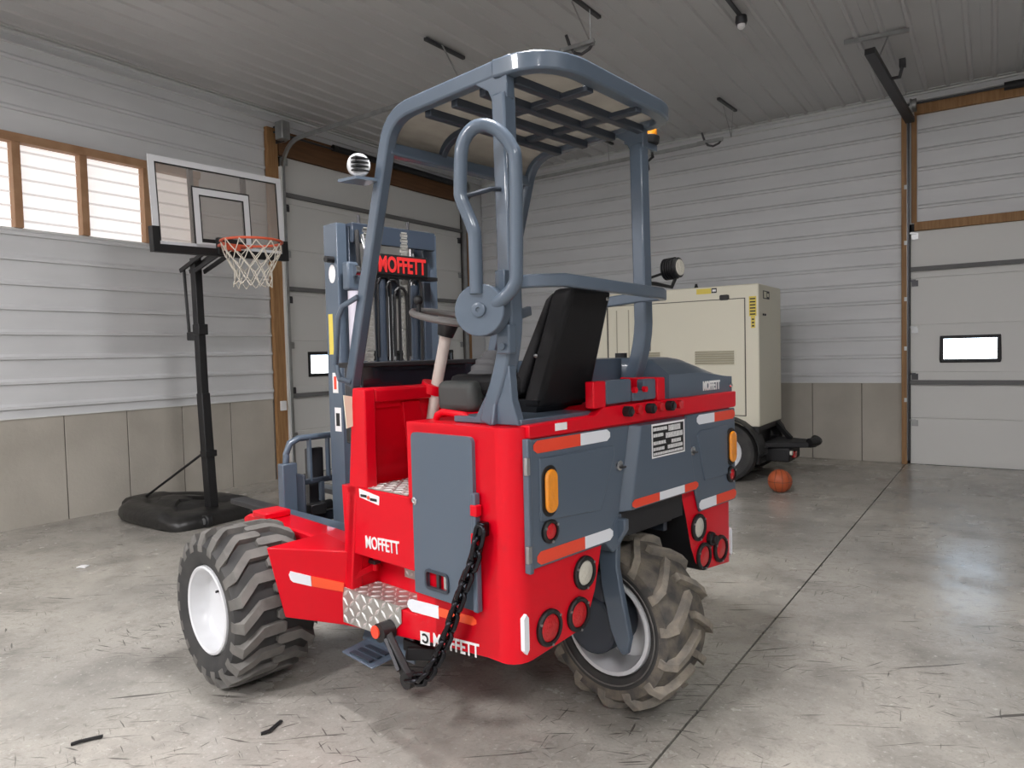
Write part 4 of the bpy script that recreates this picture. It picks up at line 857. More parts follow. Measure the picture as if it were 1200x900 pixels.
# ---- seat
b = MB(); lo = [(-0.525, 0.0), (-0.215, 0.0), (-0.215, 0.095), (-0.525, 0.095)]; hi = [(-0.495, -0.145), (-0.245, -0.145), (-0.25, -0.045), (-0.49, -0.045)]
b.hexa([(u, v, 1.295) for u, v in lo] + [(u, v, 1.735) for u, v in hi]); st = b.ob('seat_back', VINYL, T, bev=0.022, seg=3)
MB().hexa([(-0.515, 0.095, 1.34), (-0.225, 0.095, 1.34), (-0.225, 0.16, 1.36), (-0.515, 0.16, 1.36), (-0.485, -0.045, 1.73), (-0.255, -0.045, 1.73), (-0.26, 0.0, 1.70), (-0.48, 0.0, 1.70)]).ob('back_cushion', VINYL, T, bev=0.03, seg=3)
MB().box(-0.53, -0.20, 0.10, 0.50, 1.33, 1.42).ob('seat_cushion', VINYL, T, bev=0.03, seg=3)
MB().hexa([(-0.50, 0.04, 1.275), (-0.24, 0.04, 1.275), (-0.24, 0.45, 1.275), (-0.50, 0.45, 1.275), (-0.53, 0.0, 1.325), (-0.21, 0.0, 1.325), (-0.21, 0.48, 1.325), (-0.53, 0.48, 1.325)]).ob('seat_base', BLACK, T)
for p in ((-0.527, 0.01, 1.49), (-0.27, -0.135, 1.70)): MB().ball(p, 0.008, 8).ob('bolt', STEEL, st)

# ---- overhead guard
def sq(name, path, w_, h_, up, m=GREY, bev=0.008): return MB().bar(path, w_, h_, up).ob(name, m, T, bev=bev)
def bez(p0, p1, p2, n=6): return [tuple(((1 - t) ** 2 * a + 2 * t * (1 - t) * b_ + t * t * c_) for a, b_, c_ in zip(p0, p1, p2)) for t in [i / n for i in range(n + 1)]]
UL, UR = -0.725, 0.120
for side, u in (('l', UL), ('r', UR)):
    vb = -0.045 if side == 'l' else -0.035
    pts = [(u, vb + 0.10, 1.255 if side == 'l' else 1.29)] + bez((u, vb + 0.075, 1.33), (u, vb - 0.005, 1.48), (u, vb - 0.01, 1.62)) + [(u, vb, 2.38)]
    sq('rear_post', pts, 0.060, 0.062, (1, 0, 0))
    fr = [(u, -0.10, 2.468), (u, 0.40, 2.462)] + bez((u, 0.46, 2.460), (u, 0.575, 2.450), (u, 0.605, 2.345)) + [(u, 0.905, 1.375)]
    sq('side_rail', fr, 0.060, 0.078, (1, 0, 0)) if False else MB().bar(fr, 0.058, 0.048, (1, 0, 0)).ob('front_leg', GREY, T, bev=0.008)
    # gusset at the top of the rear post
    MB().prism([(vb - 0.035, 2.36), (vb + 0.035, 2.36), (vb + 0.055, 2.40), (vb + 0.12, 2.44), (vb + 0.12, 2.47), (vb - 0.035, 2.47)], 'x', u - 0.020, u + 0.020).ob('gusset', GREY, T, bev=0.004)
# rear foot plate of the left post
MB().prism([(-0.10, 1.255), (0.13, 1.255), (0.095, 1.30), (0.04, 1.38), (-0.02, 1.46), (-0.06, 1.46), (-0.07, 1.34)], 'x', UL - 0.022, UL + 0.014).ob('post_foot', GREY, T, bev=0.004)
MB().prism([(-0.77, 1.255), (-0.63, 1.255), (-0.69, 1.32), (-0.71, 1.40), (-0.74, 1.40), (-0.755, 1.33)], 'y', 0.0, 0.012).ob('foot_rib', GREY, T, bev=0.003)
ft = MB().box(UR - 0.085, UR + 0.035, -0.03, 0.085, 1.285, 1.31).ob('post_foot', GREY, T, bev=0.004)
for u in (-0.095, -0.02): MB().cyl((u, VR - 0.008, 1.342), (u, VR - 0.024, 1.342), 0.013, n=6).ob('red_bolt', RED, T)
# rear rail of the roof with cut corners, then the frame sides
rail = [(UL - 0.01, -0.02, 2.462), (UL + 0.005, -0.115, 2.462)] + bez((UL + 0.03, -0.165, 2.462), (UL + 0.085, -0.225, 2.462), (UL + 0.19, -0.225, 2.462), 5) + [(0.00, -0.190, 2.468)] + bez((0.06, -0.178, 2.468), (0.125, -0.165, 2.468), (UR + 0.012, -0.09, 2.468), 4) + [(UR + 0.01, 0.02, 2.468)]
MB().bar(rail, 0.055, 0.062).ob('rear_rail', GREY, T, bev=0.008)
sq('front_rail', [(UL, 0.605, 2.335), (UR, 0.605, 2.335)], 0.05, 0.05, (0, 0, 1))
for v in (-0.06, 0.085, 0.235, 0.385): sq('roof_rib', [(UL + 0.03, v, 2.432), (UR - 0.02, v, 2.432)], 0.034, 0.032, (0, 0, 1), DGREY, 0.004)
for u in (-0.44, -0.13): sq('cross_brace', [(u, -0.20, 2.428), (u, 0.385, 2.440)], 0.040, 0.022, (0, 0, 1), DGREY, 0.004)
MB().bar([(-0.44, 0.40, 2.425)] + bez((-0.44, 0.46, 2.428), (-0.44, 0.575, 2.42), (-0.44, 0.60, 2.34)), 0.03, 0.03, (1, 0, 0)).ob('front_rib', DGREY, T, bev=0.004)
sh = [(-0.18, 2.462), (0.42, 2.456)] + [(v, z) for _, v, z in bez((0, 0.47, 2.452), (0, 0.575, 2.44), (0, 0.603, 2.35))]
MB().prism(sh + [(v, z + 0.006) for v, z in sh[::-1]], 'x', UL + 0.02, UR - 0.02).ob('roof_sheet', ROOFSHEET, T)
# bar behind the seat
bp_ = [(-0.735, -0.04, 1.742), (-0.69, -0.13, 1.745), (-0.60, -0.19, 1.748), (0.02, -0.19, 1.730), (0.09, -0.16, 1.728), (0.10, -0.05, 1.728), (0.085, 0.16, 1.715), (0.02, 0.30, 1.700)]
MB().bar(bp_, 0.030, 0.045).ob('back_bar', GREY, T, bev=0.006)
MB().bar([(-0.70, -0.01, 1.62), (-0.50, 0.06, 1.66)], 0.02, 0.035).ob('arm_rest_bar', GREY, T, bev=0.004)
# swing hoop with its spring drum on the left post
HN = Vector((-0.899, -0.438, 0)); HC = Vector((-0.868, -0.046, 1.647))
MB().cyl(HC - HN * 0.075, HC, 0.087, n=40).ob('spring_drum', GREY, T, bev=0.004)
MB().lathe([(0, 0), (0, 0.024), (0.010, 0.024), (0.012, 0.020), (0.012, 0.008), (0.006, 0.007), (0.006, 0)], HC, HN, n=20).ob('drum_cap', GREY, T)
MB().box(-0.775, -0.735, -0.09, -0.03, 1.50, 1.60).ob('drum_bracket', GREY, T, bev=0.006)
for z in (1.525, 1.735): MB().cyl((-0.775, -0.06, z), (-0.787, -0.066, z), 0.011, n=8).ob('bolt', GREY, T)
hoop = [(-0.825, -0.04, 1.655), (-0.828, -0.09, 1.668), (-0.826, -0.125, 1.685), (-0.813, -0.155, 1.722), (-0.809, -0.163, 1.78), (-0.806, -0.168, 2.10)]
hoop += [(-0.812, -0.156, 2.165), (-0.828, -0.125, 2.213), (-0.848, -0.085, 2.240), (-0.868, -0.046, 2.238), (-0.882, -0.016, 2.208), (-0.889, -0.003, 2.16), (-0.891, 0.003, 2.05), (-0.889, 0.0, 2.01), (-0.873, -0.032, 1.918), (-0.870, -0.038, 1.87), (-0.870, -0.038, 1.70)]
hp2 = []
for i in range(len(hoop) - 1):
    q = [Vector(hoop[max(0, min(len(hoop) - 1, i + d))]) for d in (-1, 0, 1, 2)]
    for t in (0, 0.25, 0.5, 0.75):
        hp2.append(0.5 * (2 * q[1] + (q[2] - q[0]) * t + (2 * q[0] - 5 * q[1] + 4 * q[2] - q[3]) * t * t + (3 * q[1] - q[0] - 3 * q[2] + q[3]) * t ** 3))
hp2.append(Vector(hoop[-1]))
MB().tube(hp2, 0.0225, n=14, up=(-0.899, -0.438, 0.02)).ob('hoop_handle', GREY, T)
MB().tube([(-0.885, -0.01, 2.02), (-0.80, -0.05, 2.05), (-0.73, -0.045, 2.06)], 0.008).ob('hoop_stay', DGREY, T)
MB().box(-0.80, -0.745, -0.10, -0.055, 1.69, 1.78).ob('hoop_bracket', GREY, T, bev=0.004)
# grab rail on the front leg, work lamp, beacon
MB().tube([(-0.755, 0.80, 1.755), (-0.785, 0.87, 1.72), (-0.79, 0.90, 1.67), (-0.79, 0.93, 1.47), (-0.785, 0.91, 1.41), (-0.75, 0.885, 1.395)], 0.012).ob('leg_grab_rail', GREY, T)
MB().hexa([(-0.84, 0.66, 2.210), (-0.74, 0.64, 2.21), (-0.74, 0.74, 2.21), (-0.86, 0.76, 2.21), (-0.84, 0.66, 2.222), (-0.74, 0.64, 2.222), (-0.74, 0.74, 2.222), (-0.86, 0.76, 2.222)]).ob('lamp_bracket', GREY, T)
wl_ = MB().lathe([(-0.03, 0), (-0.03, 0.035), (0.0, 0.046), (0.025, 0.046), (0.030, 0.040), (0.026, 0.0)], (-0.80, 0.70, 2.272), (-0.5, -0.86, 0), n=24).ob('work_lamp', WHITEP, T)
for k in range(4): MB().box(-0.842, -0.78, 0.655, 0.70, 2.245 + 0.016 * k, 2.251 + 0.016 * k).ob('fin', BLACK, wl_, smooth=0)
LC = Vector((0.385, -0.05, 1.872)); LN = Vector((0.0, -1.0, 0.05)).normalized()
hs = MB().lathe([(-0.05, 0.0), (-0.05, 0.030), (-0.01, 0.046), (0.02, 0.046), (0.024, 0.040), (0.020, 0.0)], LC, LN, n=28).ob('rear_work_lamp', BLACK, T)
for k in range(5): MB().lathe([(-0.050 + k * 0.012, 0.03), (-0.050 + k * 0.012, 0.050), (-0.045 + k * 0.012, 0.050), (-0.045 + k * 0.012, 0.03)], LC, LN, n=24, closed=True).ob('fin', BLACK, hs)
ln = MB().lathe([(0.020, 0), (0.020, 0.039), (0.026, 0.036), (0.028, 0)], LC, LN, n=24).ob('lens', CLEARLENS, hs)
MB().tube([LC + Vector((0, 0, -0.045)), LC + Vector((0, 0.02, -0.085)), (0.30, 0.0, 1.80), (0.18, 0.0, 1.80)], 0.009).ob('lamp_arm', BLACK, T)
MB().tube([LC + Vector((-0.02, 0.05, -0.02)), (0.30, 0.03, 1.83), (0.25, 0.02, 1.82), (0.182, 0.0, 1.79)], 0.006).ob('lamp_cable', BLACK, T)
BC = Vector((0.285, 0.02, 2.425))
bs = MB().lathe([(0, 0), (0, 0.045), (0.02, 0.050), (0.030, 0.050), (0.035, 0.04), (0.035, 0)], BC, (0, 0, 1), n=24).ob('beacon', BLACK, T)
MB().lathe([(0.035, 0.041), (0.060, 0.040), (0.072, 0.034), (0.080, 0.018), (0.082, 0)], BC, (0, 0, 1), n=24).ob('amber_dome', AMBER, bs)
MB().box(0.12, 0.33, 0.0, 0.04, 2.395, 2.426).ob('beacon_bracket', GREY, T, bev=0.004)
MB().tube([BC + Vector((0.02, 0, 0)), BC + Vector((0.035, 0, -0.05)), BC + Vector((-0.01, 0.0, -0.08)), BC + Vector((0.0, 0.0, -0.11)), BC + Vector((-0.03, 0, -0.14)), BC + Vector((-0.028, 0, -0.17))], 0.006).ob('beacon_cable', BLACK, T)
for z in (1.62, 1.48): MB().cyl((UR + 0.03, -0.03, z), (UR + 0.045, -0.03, z), 0.009, n=8).ob('cable_clip', BLACK, T)
MB().tube([(UR + 0.036, -0.02, 2.38), (UR + 0.036, -0.02, 1.62), (UR + 0.036, -0.01, 1.48), (UR + 0.036, 0.05, 1.36)], 0.007).ob('post_cable', BLACK, T)

# ---- engine hood
b = MB(); NU, NV = 22, 14; us = [-0.29 + (0.80 + 0.29) * i / NU for i in range(NU + 1)]; vs_ = [-0.115 + 0.72 * j / NV for j in range(NV + 1)]
def hood(u, v):
    s = lambda t: max(0.0, min(1.0, t)); q = lambda t: t * t * (3 - 2 * t)
    r = q(s((0.84 - u) / 0.42)); back = s((v + 0.115) / 0.16); fr_ = q(s((0.66 - v) / 0.2))
    return 1.365 + (0.028 + 0.075 * (1 - (1 - back) ** 2)) * r * (0.6 + 0.4 * fr_) - 0.004 * (1 - r)
g_ = []
for j, v in enumerate(vs_):
    for i, u in enumerate(us): g_.append((u, v if u > 0.16 else max(v, 0.10), hood(u, v)))
nn = NU + 1; vs2 = g_ + [(x_, y_, 1.245) for x_, y_, z_ in g_]; fs = []
for j in range(NV):
    for i in range(NU): fs.append((j * nn + i, j * nn + i + 1, (j + 1) * nn + i + 1, (j + 1) * nn + i))
off = len(g_); per = [i for i in range(nn)] + [j * nn + NU for j in range(1, NV + 1)] + [NV * nn + i for i in range(NU - 1, -1, -1)] + [j * nn for j in range(NV - 1, 0, -1)]
fs += [(per[k], per[(k + 1) % len(per)], off + per[(k + 1) % len(per)], off + per[k]) for k in range(len(per))]
b.add(vs2, fs).ob('engine_hood', GREY, T, smooth=50)
lettering('lettering', 'MOFFETT', WHITE, T, (0.505, -0.1155, 1.305), (1, 0, 0), (0, 0, 1), 0.165, 0.045, 0.003)
MB().cyl((0.45, 0.30, 1.45), (0.45, 0.30, 1.49), 0.03, n=16).ob('fuel_cap', BLACK, T)
MB().ball((0.78, -0.118, 1.318), 0.012, 8).ob('hood_bolt', CHROME, T)

# ---- under frame: black boxes carry the shade under the body as colour
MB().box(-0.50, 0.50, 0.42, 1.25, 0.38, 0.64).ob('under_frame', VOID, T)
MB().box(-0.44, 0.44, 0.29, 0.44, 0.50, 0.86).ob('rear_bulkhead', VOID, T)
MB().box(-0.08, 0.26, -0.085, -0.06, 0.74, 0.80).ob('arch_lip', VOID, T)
MB().box(-0.288, 0.288, VR - 0.003, 0.29, 0.762, 0.866).ob('arch_shade_block', VOID, T)  # added black block, puts the shade above the wheel into colour
MB().tube([(0.10, 0.05, 0.84), (0.12, 0.10, 0.62)], 0.03).ob('hydraulic_motor', VOID, T)
MB().tube([(0.18, -0.05, 0.84), (0.2, 0.02, 0.74), (0.16, 0.10, 0.70)], 0.014).ob('hydraulic_hose', BLACK, T)
MB().tube([(0.05, -0.02, 0.84), (0.06, 0.0, 0.77), (0.1, 0.10, 0.74)], 0.014).ob('hydraulic_hose', BLACK, T)
MB().box(0.20, 0.23, -0.08, 0.15, 0.70, 0.84).ob('steer_link', DGREY, T, bev=0.004)

# ---- rear wheel and its single swing arm
def tyre_profile(R, W, rr_, lug):
    h = [(-0.36 * W, rr_), (-0.46 * W, rr_ + 0.012), (-0.50 * W, rr_ + 0.35 * (R - rr_)), (-0.50 * W, rr_ + 0.62 * (R - rr_)), (-0.47 * W, R - lug - 0.022), (-0.40 * W, R - lug - 0.004), (-0.2 * W, R - lug + 0.004), (0, R - lug + 0.006)]
    return h + [(-a, r) for a, r in h[-2::-1]]
def lugs(R, W, lug, N, path, width, phase=0.5, taper=0.75):
    """moulded bars: path = [(fraction of half width, angle, rise)] from shoulder to centre"""
    b = MB()
    for s in (-1, 1):
        for k in range(N):
            base = 2 * PI * (k + (phase if s > 0 else 0)) / N; lo, hi = [], []
            for fx, an, dr, wd in path:
                x_ = s * fx * W / 2; a0 = base + an; hw = wd * width / R / 2; rt = R - dr; rb = R - lug - 0.02 - dr * 0.6
                for sg in (-1, 1):
                    lo.append((x_, rb, a0 + sg * hw)); hi.append((x_, rt, a0 + sg * hw * taper))
            pts = [(x_, r * math.cos(a), r * math.sin(a)) for x_, r, a in lo + hi]; n = len(lo); m = len(path); fs = []
            for i in range(m - 1):
                a, c_ = 2 * i, 2 * i + 2
                fs += [(a, c_, c_ + n, a + n), (a + 1, a + 1 + n, c_ + 1 + n, c_ + 1), (a + n, c_ + n, c_ + 1 + n, a + 1 + n)]
            fs += [(0, n, n + 1, 1), (2 * m - 2, 2 * m - 1, 2 * m - 1 + n, 2 * m - 2 + n)]
            b.add(pts, fs)
    return b
RW, RWid = 0.360, 0.29
rb_ = MB().lathe(tyre_profile(RW, RWid, 0.205, 0.035), (0, 0, 0), (1, 0, 0), n=56); rb_.mi = [1 if q % 14 in (0, 1, 12, 13) else 0 for q in range(len(rb_.f))]
rt = rb_.ob('rear_tire', [MUDDY, RUBBER], T, loc=(0.0, 0.0, 0.358), label='muddy rear tire with chevron lugs')
lugs(RW, RWid, 0.035, 14, [(1.02, 0.30, 0.055, 1.15), (0.90, 0.25, 0.012, 1.1), (0.55, 0.13, 0.0, 1.0), (0.2, 0.03, 0.0, 1.0), (-0.06, -0.04, 0.0, 0.95)], 0.042).ob('tread_lug', MUDLUG, rt)
MB().lathe([(-0.505 * RWid, 0.245), (-0.52 * RWid, 0.243), (-0.505 * RWid, 0.238)], (0, 0, 0), (1, 0, 0), n=48, closed=True).ob('side_rib', RUBBERL, rt)
MB().lathe([(-0.40 * RWid, 0.210), (-0.46 * RWid, 0.206), (-0.46 * RWid, 0.190), (-0.25 * RWid, 0.178), (0.05 * RWid, 0.170), (0.10 * RWid, 0.12), (0.10 * RWid, 0.0)], (0, 0, 0), (1, 0, 0), n=44).ob('rim', WHITEP, rt)
MB().cyl((-0.20, 0.03, 0.372), (-0.02, 0.03, 0.372), 0.120, n=28).box(-0.19, -0.02, -0.03, 0.09, 0.40, 0.60).ob('hub_motor', DGREY, T, bev=0.012)
MB().tube([(-0.17, 0.10, 0.45), (-0.20, 0.12, 0.60), (-0.16, 0.14, 0.80)], 0.014).ob('hydraulic_hose', BLACK, T)
MB().tube([(-0.16, 0.02, 0.50), (-0.19, 0.05, 0.62), (-0.14, 0.10, 0.80)], 0.014).ob('hydraulic_hose', BLACK, T)
arm = [(-0.02, 0.845), (-0.035, 0.70), (-0.046, 0.566), (-0.085, 0.395), (-0.118, 0.325), (-0.140, 0.302), (-0.162, 0.308), (-0.178, 0.375), (-0.148, 0.517), (-0.122, 0.645), (-0.126, 0.742), (-0.165, 0.80), (-0.165, 0.845)]
MB().prism(arm, 'x', -0.225, -0.195).ob('swing_arm', GREY, T, bev=0.005)
MB().prism([(-0.34, 0.86), (-0.195, 0.86), (-0.195, 0.745), (-0.255, 0.715), (-0.30, 0.76)], 'y', VR - 0.012, -0.02).ob('arm_bracket', GREY, T, bev=0.005)

# ---- front wheels
def front_wheel(u, s, label):
    R_, W_ = 0.362, 0.39
    t = MB().lathe(tyre_profile(R_, W_, 0.198, 0.030), (0, 0, 0), (1, 0, 0), n=56).ob('front_tire', RUBBER, T, loc=(u, 1.50, 0.362), label=label)
    lugs(R_, W_, 0.034, 19, [(1.01, 0.19, 0.060, 1.0), (0.90, 0.18, 0.010, 1.0), (0.62, 0.03, 0.0, 0.95), (0.46, -0.045, 0.0, 0.92), (0.10, -0.05, 0.0, 1.0), (-0.04, -0.05, 0.0, 0.95), (-0.10, -0.05, 0.004, 0.6)], 0.060, taper=0.84).ob('tread_lug', RUBBERL, t)
    MB().lathe([(-0.40 * W_, 0.206), (-0.475 * W_, 0.202), (-0.485 * W_, 0.194), (-0.470 * W_, 0.186), (-0.32 * W_, 0.178), (-0.27 * W_, 0.160), (-0.24 * W_, 0.10), (-0.24 * W_, 0.0)], (0, 0, 0), (-s, 0, 0) if s > 0 else (1, 0, 0), n=44).ob('rim', WHITEP, t)
    a = -1 if s < 0 else 1
    rm = MB().cyl((a * 0.24 * W_, 0.07, 0.05), (a * 0.28 * W_, 0.07, 0.05), 0.006, n=8).ob('valve', BLACK, t)
    MB().cyl((u - a * 0.30, 1.50, 0.362), (u - a * 0.05, 1.50, 0.362), 0.07, n=20).ob('hub', VOID, T)
front_wheel(-0.965, -1, 'left front tire with angled bar tread')
front_wheel(0.965, 1, 'right front tire with angled bar tread')
for s in (-1, 1):
    # leg beam and the flared guard behind the wheel
    MB().prism([(0.88, 0.40), (1.20, 0.40), (1.9, 0.52), (1.92, 0.66), (1.86, 0.685), (0.88, 0.66)], 'x', min(s * 0.755, s * 0.60), max(s * 0.755, s * 0.60)).ob('leg_beam', RED, T, bev=0.008)
    MB().box(min(s * 0.765, s * 0.62), max(s * 0.765, s * 0.62), 1.66, 1.80, 0.68, 0.715).ob('leg_cap', RED, T, bev=0.008)
    P = [(s * 1.055, 1.10, 0.70), (s * 0.98, 1.10, 0.375), (s * 0.80, 0.93, 0.330), (s * 0.80, 0.875, 0.665), (s * 0.75, 1.13, 0.70), (s * 0.75, 1.13, 0.375), (s * 0.74, 0.875, 0.665), (s * 0.74, 0.93, 0.33)]
    MB().add(P, [(0, 1, 2, 3), (4, 5, 1, 0), (6, 7, 5, 4), (3, 2, 7, 6), (0, 3, 6, 4), (1, 5, 7, 2)]).ob('wheel_guard', RED, T, bev=0.005)
    MB().box(min(s * 0.60, s * 0.50), max(s * 0.60, s * 0.50), 0.95, 1.90, 0.60, 0.665).ob('mast_track', GREY, T, bev=0.006)
# tape on the left guard
def guard_pt(a, c_):
    A, B_, C_, D_ = (Vector(q) for q in ((-1.055, 1.10, 0.70), (-0.98, 1.10, 0.375), (-0.80, 0.93, 0.330), (-0.80, 0.875, 0.665)))
    return (A * (1 - a) + D_ * a) * (1 - c_) + (B_ * (1 - a) + C_ * a) * c_ + Vector((-0.004, -0.004, 0))
tp = [(0.22, 0.36), (0.25, 0.31), (0.52, 0.36), (0.52, 0.50), (0.26, 0.46), (0.23, 0.43)]
b = MB(); q1 = [guard_pt(*q) for q in tp]; q2 = [p + Vector((0.006, 0.006, 0)) for p in q1]; n = len(tp)
b.add(q1 + q2, [tuple(range(n)), tuple(range(n, 2 * n))[::-1]] + [(i, (i + 1) % n, n + (i + 1) % n, n + i) for i in range(n)]).ob('white_reflective_tape', TAPEW, T, smooth=0)
tp = [(0.53, 0.36), (0.98, 0.42), (0.98, 0.54), (0.53, 0.50)]
b = MB(); q1 = [guard_pt(*q) for q in tp]; q2 = [p + Vector((0.006, 0.006, 0)) for p in q1]; n = len(tp)
b.add(q1 + q2, [tuple(range(n)), tuple(range(n, 2 * n))[::-1]] + [(i, (i + 1) % n, n + (i + 1) % n, n + i) for i in range(n)]).ob('orange_reflective_tape', TAPEO, T, smooth=0)
MB().cyl((0, 0, 0), (0.0, 0, 0.02), 0.0, 0.0, 6) if False else None

# ---- folding foot step, chain arm and chain
fs_ = MB().hexa([(-0.84, 0.665, 0.222), (-0.70, 0.665, 0.232), (-0.70, 0.90, 0.240), (-0.84, 0.885, 0.232), (-0.84, 0.665, 0.230), (-0.70, 0.665, 0.240), (-0.70, 0.90, 0.248), (-0.84, 0.885, 0.240)]).hexa([(-0.705, 0.56, 0.225), (-0.695, 0.56, 0.225), (-0.695, 0.93, 0.24), (-0.705, 0.93, 0.24), (-0.705, 0.56, 0.36), (-0.695, 0.56, 0.36), (-0.695, 0.86, 0.38), (-0.705, 0.86, 0.38)]).ob('foot_step', GREY, T, bev=0.004)
for k in range(3): MB().box(-0.83 + 0.04 * k, -0.805 + 0.04 * k, 0.70, 0.84, 0.240, 0.2455).ob('grip_slot', DGREY, fs_, smooth=0)
A0, A1 = Vector((-0.835, 0.575, 0.405)), Vector((-0.845, 0.415, 0.258))
ca = MB().bar([A0, A1], 0.03, 0.055, up=(0.0, 0.6, 0.8)).ob('chain_arm', BLACK, T, bev=0.006)
MB().bar([A0 + Vector((-0.02, -0.03, -0.02)), A1 + Vector((-0.02, 0.04, 0.03))], 0.012, 0.025, up=(0, 0.6, 0.8)).ob('arm_rib', DSTEEL, ca)
MB().cyl(A0 + Vector((-0.03, 0, 0)), A0 + Vector((0.03, 0, 0)), 0.038, n=18).ob('arm_pivot', BLACK, ca)
MB().cyl(A0 + Vector((-0.036, 0.02, 0)), A0 + Vector((-0.03, 0.02, 0)), 0.026, n=16).ob('pivot_cap', TAPER, ca)
MB().bar([(-0.79, 0.50, 0.32), (-0.70, 0.45, 0.30), (-0.70, 0.62, 0.30)], 0.03, 0.05).ob('arm_link', VOID, T, bev=0.005)
MB().lathe([(-0.02, 0.0), (-0.02, 0.032), (0.02, 0.032), (0.02, 0.0)], A1, (1, 0, 0), n=16).ob('arm_end', BLACK, ca)
sh_ = MB().box(-0.835, -0.805, -0.005, 0.030, 0.875, 0.925).ob('chain', CHAINM, T, label='black steel chain hanging down the side', bev=0.004)
ch_path = [Vector(q) for q in ((-0.835, 0.012, 0.895), (-0.845, 0.030, 0.80), (-0.85, 0.080, 0.70), (-0.855, 0.125, 0.60), (-0.855, 0.170, 0.50), (-0.858, 0.225, 0.405), (-0.858, 0.275, 0.335), (-0.855, 0.325, 0.290), (-0.85, 0.41, 0.262))]
ds = [0.0]
for a, c_ in zip(ch_path, ch_path[1:]): ds.append(ds[-1] + (c_ - a).length)
def along(t):
    for i in range(len(ds) - 1):
        if t <= ds[i + 1] or i == len(ds) - 2: k = (t - ds[i]) / (ds[i + 1] - ds[i]); return ch_path[i].lerp(ch_path[i + 1], k)
LL = 0.060; lk = []
for i in range(28):
    a = 2 * PI * i / 28; cx_ = 0.019 if math.cos(a) > 0 else -0.019; lk.append((cx_ + 0.0195 * math.cos(a), 0.0195 * math.sin(a), 0))
link_me = MB().tube(lk, 0.0085, n=8, closed=True).mesh('chain_link', CHAINM, 60)
k = 0; t = 0.02
while t < ds[-1]:
    p = along(t); d = (along(min(t + 0.02, ds[-1])) - along(max(t - 0.02, 0))).normalized()
    o = share(link_me, 'chain_link', sh_); z = d.cross(Vector((0, 0.3, 0.1))).normalized() if abs(d.y) < 0.95 else Vector((1, 0, 0))
    z = Vector((1, 0, 0)) - d * d.x; z.normalize(); yv = z.cross(d)
    if k % 2: z, yv = yv, -z
    o.matrix_local = Matrix(((d.x, yv.x, z.x, p.x), (d.y, yv.y, z.y, p.y), (d.z, yv.z, z.z, p.z), (0, 0, 0, 1))); t += 0.043; k += 1

# ---- mast
_before = set(bpy.data.objects)
for s in (-1, 1):
    a, c_ = sorted((s * 0.40, s * 0.385))
    MB().box(a, c_, 1.56, 1.69, 0.22, 2.225).box(*sorted((s * 0.385, s * 0.33)), 1.56, 1.578, 0.22, 2.225).box(*sorted((s * 0.385, s * 0.33)), 1.672, 1.69, 0.22, 2.225).ob('outer_rail', GREY, T, bev=0.004)
    MB().box(*sorted((s * 0.325, s * 0.310)), 1.545, 1.675, 0.26, 2.215).box(*sorted((s * 0.31, s * 0.265)), 1.545, 1.56, 0.26, 2.215).box(*sorted((s * 0.31, s * 0.265)), 1.66, 1.675, 0.26, 2.215).ob('inner_rail', MASTG, T, bev=0.004)
    MB().tube([(s * 0.235, 1.615, 0.35), (s * 0.235, 1.615, 1.92)], 0.032, n=16).ob('lift_cylinder', MASTG, T)
    MB().tube([(s * 0.235, 1.615, 1.92), (s * 0.235, 1.615, 2.14)], 0.020, n=14).ob('cylinder_rod', CHROME, T)
MB().box(-0.33, 0.33, 1.50, 1.53, 2.12, 2.215).box(-0.33, 0.33, 1.50, 1.60, 2.205, 2.225).ob('mast_crosshead', MASTG, T, bev=0.004)
MB().box(-0.33, 0.33, 1.52, 1.56, 1.40, 1.48).ob('mast_crossmember', MASTG, T, bev=0.004)
MB().box(-0.38, 0.38, 1.53, 1.60, 0.30, 0.42).ob('mast_foot', GREY, T, bev=0.006)
sg = MB().box(-0.190, 0.228, 1.468, 1.476, 1.955, 2.068).ob('name_board', BLACK, T, label='black board with red lettering on the mast', bev=0.002)
MB().box(-0.25, 0.32, 1.476, 1.53, 1.94, 1.96).ob('board_bracket', BLACK, T)
lettering('lettering', 'MOFFETT', mat('red_sign_print', (0.70, 0.03, 0.03), 0.4), sg, (-0.172, 1.4675, 1.966), (1, 0, 0), (0, 0, 1), 0.382, 0.092, 0.003)
em = MB().box(-0.250, -0.195, 1.468, 1.474, 1.96, 2.10).ob('white_emblem_plate', WHITE, T, smooth=0)
MB().box(-0.240, -0.205, 1.465, 1.468, 2.01, 2.055).ob('emblem_mark', TAPER, em, smooth=0)
for i, u in enumerate((-0.229, 0.063)):
    lc = MB().box(u - 0.006, u + 0.006, 1.507, 1.513, 0.55, 2.20).ob('lift_chain', LEAF, T, smooth=0)
    m = MB(); z = 0.56
    while z < 2.19: m.box(u - 0.030, u + 0.030, 1.500, 1.506, z, z + 0.016); m.box(u - 0.022, u + 0.022, 1.496, 1.500, z + 0.018, z + 0.026); z += 0.030
    m.ob('chain_plate', LEAF, lc, smooth=0, kind='stuff')
MB().tube([(-0.125, 1.52, 0.4), (-0.125, 1.52, 1.93)], 0.036, n=16).ob('free_lift_cylinder', MASTG, T)
MB().tube([(-0.035, 1.52, 0.4), (-0.035, 1.52, 1.85)], 0.024, n=16).ob('cylinder_rod', CHROME, T)
MB().box(-0.16, 0.02, 1.50, 1.55, 1.84, 1.94).ob('chain_anchor', DGREY, T, bev=0.006)
